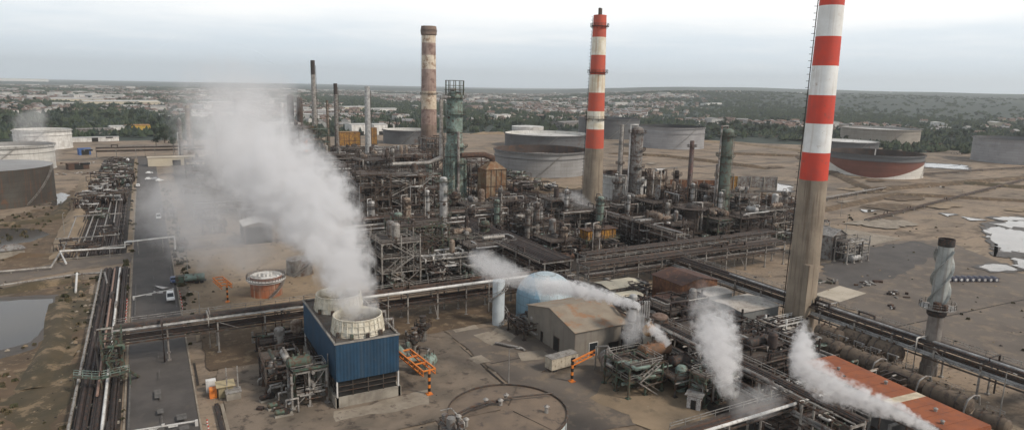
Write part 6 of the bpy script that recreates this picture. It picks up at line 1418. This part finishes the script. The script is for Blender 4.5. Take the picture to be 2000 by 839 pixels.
o = mb.build('distant_woods', LEAF); tag(o, 'distant woods and garden trees between the houses and over the hills', kind='stuff')
# perimeter fence
t = thing('boundary_fence', 'pale concrete boundary fence beyond the tank field', 'fence', (0, 0, 0))
for p, q in zip([G(1385, 262), G(1600, 272), G(1800, 282)], [G(1600, 272), G(1800, 282), G(2050, 290)]):
    mb = MB(); mb.ends((*p, 1.2), (*q, 1.2), .3, 2.4); mb.build('fence_panel', CPAD, t)

# scrub tufts and loose stones on the bare earth
mb = MB(); cnt = 0
ZT = [(-62, -16, 100, 240, 420), (-62, -30, 240, 420, 200), (-9, -7, 100, 560, 90), (5, 9, 160, 420, 120), (150, 330, 60, 330, 140)]
for x0, x1, y0, y1, n_ in ZT:
    for k in range(n_):
        x, y = R.uniform(x0, x1), R.uniform(y0, y1)
        if -46 < x < -24 and 180 < y < 225: continue
        if fbm(x, y, 25, 3) < -.05 and x < 0: continue
        s = R.uniform(.25, .75)*(1.6 if y > 200 else 1)
        for q in range(4):
            a = R.uniform(0, 6.28); dx, dy = math.cos(a)*s, math.sin(a)*s
            mb.k = R.randrange(2); mb.add([(x-dx, y-dy, 0), (x+dx, y+dy, 0), (x+dx*.7+R.uniform(-.2, .2), y+dy*.7, s*.9), (x-dx*.5, y-dy*.5+R.uniform(-.2, .2), s*R.uniform(.5, 1.1))], [(0, 1, 2, 3)])
o = mb.build('scrub_tufts', [mat('dry_scrub', (.105, .082, .042), (.07, .056, .03), .5, .95), mat('green_scrub', (.062, .062, .030), (.045, .045, .022), .5, .95)]); tag(o, 'dry scrub tufts over the earth banks and yard edges', kind='stuff')
mb = MB()
for x0, x1, y0, y1, n_ in [(-60, -16, 100, 240, 500), (6, 62, 100, 152, 500), (76, 96, 78, 108, 200), (150, 330, 60, 330, 260), (140, 160, 60, 110, 120), (6, 60, 165, 300, 500)]:
    for k in range(n_):
        x, y = R.uniform(x0, x1), R.uniform(y0, y1); s = R.uniform(.08, .35)*(1.8 if y > 170 or x > 160 else 1)
        if -46 < x < -24 and 180 < y < 225: continue
        mb.k = R.randrange(3); mb.add([(x-s, y-s*.7, 0), (x+s, y-s, 0), (x+s*.8, y+s, 0), (x-s, y+s*.8, 0), (x+R.uniform(-.3, .3)*s, y, s*.8)], [(0, 1, 4), (1, 2, 4), (2, 3, 4), (3, 0, 4)])
o = mb.build('loose_stones', [CPAD, DIRTD, SAND]); tag(o, 'loose stones and small rubble scattered over the yards', kind='stuff')
mb = MB()
for x0, y0, x1, y1 in ((61, 106, 61, 152), (12, 112, 60, 111), (47, 119, 58, 150), (63, 124, 76, 124), (96, 79, 96, 106), (150, 100, 260, 96), (5.6, 140, 5.6, 152)): mb.ends((x0, y0, .13), (x1, y1, .13), .4, .06)
struct('drain_channel', mb, DIRTD)

for o in [q for q in bpy.data.objects if q.type == 'EMPTY' and not q.parent and q.get('label', 'x') == '']:      # kinds built but never planted
    for ch in list(o.children):
        for g in list(ch.children): bpy.data.objects.remove(g)
        bpy.data.objects.remove(ch)
    bpy.data.objects.remove(o)
# ================================================================== steam (real volumes) and haze
def plume(label, pts, rad, dens, col=(.955, .945, .945), nsc=.35, soft=1.0, namp=1.0, dprof=None, seed=0.0):
    """closed sleeve round a drifting plume; local z follows its long axis"""
    P = [Vector(p) for p in pts]; ax = (P[-1]-P[0]).normalized(); Lz = (P[-1]-P[0]).length
    q = ax.to_track_quat('Z', 'Y'); inv = q.inverted(); loc = [inv @ (p-P[0]) for p in P]
    def interp(z):
        for (a, ra), (b_, rb) in zip(zip(loc, rad), zip(loc[1:], rad[1:])):
            if z <= b_.z: f = max(0, (z-a.z)/(b_.z-a.z)); f = f*f*(3-2*f)*.5+f*.5; return a.x+(b_.x-a.x)*f, a.y+(b_.y-a.y)*f, ra+(rb-ra)*f
        return loc[-1].x, loc[-1].y, rad[-1]
    mb = MB(); n = 18; K = 22; rings = []
    z0 = -rad[0]*.25; z1 = Lz+rad[-1]*.5
    for i in range(K+1):
        z = z0+(z1-z0)*i/K; x, y, r = interp(max(0, min(Lz, z))); e = r*1.25
        rings.append([(x+e*math.cos(2*PI*j/n), y+e*math.sin(2*PI*j/n), z) for j in range(n)])
    vs = [v for g in rings for v in g]; fs = [(i*n+j, i*n+(j+1) % n, (i+1)*n+(j+1) % n, (i+1)*n+j) for i in range(K) for j in range(n)]
    fs += [tuple(range(n))[::-1], tuple(range(K*n, K*n+n))]; mb.add(vs, fs)
    m = bpy.data.materials.new('steam'); m.use_nodes = True; nt = m.node_tree; N = nt.nodes; L = nt.links; N.remove(N['Principled BSDF']); out = N['Material Output']
    pv = N.new('ShaderNodeVolumePrincipled'); pv.inputs['Color'].default_value = (*col, 1); pv.inputs['Anisotropy'].default_value = .1; L.new(pv.outputs[0], out.inputs['Volume'])
    def Mt(op, a, b_=None, c_=None, clamp=False):
        k = N.new('ShaderNodeMath'); k.operation = op; k.use_clamp = clamp
        for i, v in enumerate((a, b_, c_)):
            if v is None: continue
            if hasattr(v, 'is_output'): L.new(v, k.inputs[i])
            else: k.inputs[i].default_value = v
        return k.outputs[0]
    tc = N.new('ShaderNodeTexCoord'); sx = N.new('ShaderNodeSeparateXYZ'); L.new(tc.outputs['Object'], sx.inputs[0])
    t = Mt('DIVIDE', sx.outputs[2], Lz, clamp=True)
    def curve(vals):
        lo, hi = min(vals), max(vals); hi = hi if hi > lo+1e-6 else lo+1
        fc = N.new('ShaderNodeFloatCurve'); cv = fc.mapping.curves[0]; pp = [(i/12, (vals[i]-lo)/(hi-lo)) for i in range(13)]
        cv.points[0].location = pp[0]; cv.points[1].location = pp[-1]
        for a in pp[1:-1]: cv.points.new(*a)
        fc.mapping.update(); L.new(t, fc.inputs[1])
        return Mt('MULTIPLY_ADD', fc.outputs[0], hi-lo, lo)
    S = [interp(Lz*i/12) for i in range(13)]
    cx, cyy, cr = curve([s[0] for s in S]), curve([s[1] for s in S]), curve([s[2] for s in S])
    nz = N.new('ShaderNodeTexNoise'); nz.inputs['Detail'].default_value = 7; nz.inputs['Roughness'].default_value = .68; nz.inputs['Scale'].default_value = nsc
    mp = N.new('ShaderNodeMapping'); mp.inputs['Location'].default_value = (seed, seed*1.7, 0); L.new(tc.outputs['Object'], mp.inputs[0]); L.new(mp.outputs[0], nz.inputs['Vector'])
    dx, dy = Mt('SUBTRACT', sx.outputs[0], cx), Mt('SUBTRACT', sx.outputs[1], cyy)
    d = Mt('SQRT', Mt('ADD', Mt('MULTIPLY', dx, dx), Mt('MULTIPLY', dy, dy)))
    f = Mt('SUBTRACT', 1.0, Mt('DIVIDE', d, cr))
    endf = Mt('MULTIPLY', Mt('SMOOTH_MAX', Mt('SUBTRACT', t, .82), 0.0, .1), 3.0)
    g = Mt('ADD', f, Mt('MULTIPLY', Mt('SUBTRACT', nz.outputs[0], .5), 2.6*namp)); g = Mt('SUBTRACT', g, endf)
    g = Mt('MULTIPLY', g, 2.6*soft, clamp=True)
    dc = curve([dens*(dprof[min(len(dprof)-1, int(i*(len(dprof)-1)/12+.5))]) for i in range(13)] if dprof else [dens]*13) if dprof else dens
    # keep the sleeve's own wall empty
    wall = Mt('MULTIPLY', Mt('SUBTRACT', 1.2, Mt('DIVIDE', d, cr)), 5.0, clamp=True)
    L.new(Mt('MULTIPLY', Mt('MULTIPLY', g, wall), dc), pv.inputs['Density'])
    o = mb.build('steam_plume', m); o.location = P[0]; o.rotation_mode = 'QUATERNION'; o.rotation_quaternion = q
    tag(o, label, kind='stuff'); return o
def along(px, py, X=None, Y=None, dist=None):
    """point on the sight line through a photo point at a chosen distance ahead"""
    d = CF+CR*((px-1000)/F)-CU*((py-419.5)/F); return Vector((0, 0, H))+d*dist
# main plume: out of the cooling tower fans, drifting away over the road
D0 = Vector((34, 124.8, 15.8)).dot(CF) + -H*CF.z
pl = [Vector((34, 125.2, 14.6)), along(668, 520, dist=137), along(632, 430, dist=150), along(562, 365, dist=170), along(480, 290, dist=200), along(445, 220, dist=235), along(400, 165, dist=280)]
plume('thick white steam plume rising from the blue cooling tower and drifting away', pl, [4.3, 6.2, 9.2, 12, 15.5, 19, 16], .125, nsc=.24, namp=1.5, dprof=[3.0, 2.4, 1.4, .42, .13, .06, .025])
plume('thin steam trail over the far units beside the thin stacks', [along(430, 300, dist=240), along(490, 215, dist=260), along(560, 175, dist=290)], [17, 17, 9], .022, nsc=.07, seed=4)
plume('low steam wisp over the sandy yard', [along(520, 500, dist=168), along(420, 455, dist=200), along(330, 380, dist=260)], [8, 14, 17], .020, nsc=.09, seed=9)
plume('dense white steam jet over the light blue tank', [along(1248, 600, dist=128), along(1200, 583, dist=130), along(1130, 566, dist=134), along(1050, 556, dist=140), along(955, 520, dist=150), along(915, 500, dist=158)], [.7, 1.2, 1.7, 2.3, 2.8, 2.4], .7, nsc=.75, namp=1.2, dprof=[2.4, 2.0, 1.1, .28, .2, .12], seed=2)
plume('steam wisp hanging below the silver tubes', [along(1244, 612, dist=127), along(1238, 640, dist=126), along(1225, 668, dist=125)], [1.8, 2.6, 2.0], .16, nsc=.5, seed=12)
plume('small white steam jet beside the narrow rack', [along(1305, 672, dist=121), along(1285, 650, dist=122), along(1270, 635, dist=123)], [.7, 1.2, 1.5], .9, nsc=.9, seed=3)
plume('grey steam column over the small green unit', [along(1425, 770, dist=103), along(1418, 730, dist=105), along(1405, 680, dist=108), along(1390, 610, dist=113), along(1370, 560, dist=118)], [1.3, 2.4, 3.4, 3.8, 3.0], .4, nsc=.75, namp=1.6, dprof=[.9, 1.3, 1.0, .25, .1], seed=6)
plume('dark thin steam creeping under the narrow rack', [along(1440, 790, dist=102), along(1520, 780, dist=104)], [2.5, 3], .07, nsc=.4, seed=8)
plume('dense white steam jet sweeping past the orange roof', [along(1838, 850, dist=98), along(1770, 812, dist=100), along(1690, 782, dist=103), along(1620, 755, dist=107), along(1572, 715, dist=111), along(1562, 665, dist=116), along(1572, 632, dist=120)], [.7, 1.3, 2.1, 2.7, 2.8, 2.6, 1.7], .7, nsc=.85, namp=1.6, dprof=[3.0, 2.0, 1.3, .9, .8, .9, .6], seed=5)
plume('faint steam wisp over the white tank', [along(75, 300, dist=480), along(60, 240, dist=470), along(75, 212, dist=460)], [14, 13, 7], .02, nsc=.1, seed=7)
plume('low steam puff behind the long rack', [along(985, 535, dist=170), along(945, 512, dist=175), along(925, 500, dist=180)], [4, 4, 3], .10, nsc=.35, seed=15)
plume('small grey steam puff beside the striped chimney foot', [along(1165, 412, dist=290), along(1120, 388, dist=296), along(1095, 378, dist=300)], [2.5, 4, 3], .09, nsc=.3, seed=17)
# haze
hm_ = bpy.data.materials.new('haze'); hm_.use_nodes = True; nt = hm_.node_tree; N = nt.nodes; N.remove(N['Principled BSDF'])
pv = N.new('ShaderNodeVolumePrincipled'); pv.inputs['Color'].default_value = (.93, .97, 1, 1); pv.inputs['Density'].default_value = HAZE_D; pv.inputs['Anisotropy'].default_value = .3
nt.links.new(pv.outputs[0], N['Material Output'].inputs['Volume'])
mb = MB(); mb.box((6500, 6500, 219), (27000, 27000, 442)); o = mb.build('haze', hm_); tag(o, 'pale haze that fades the far hills', kind='stuff')
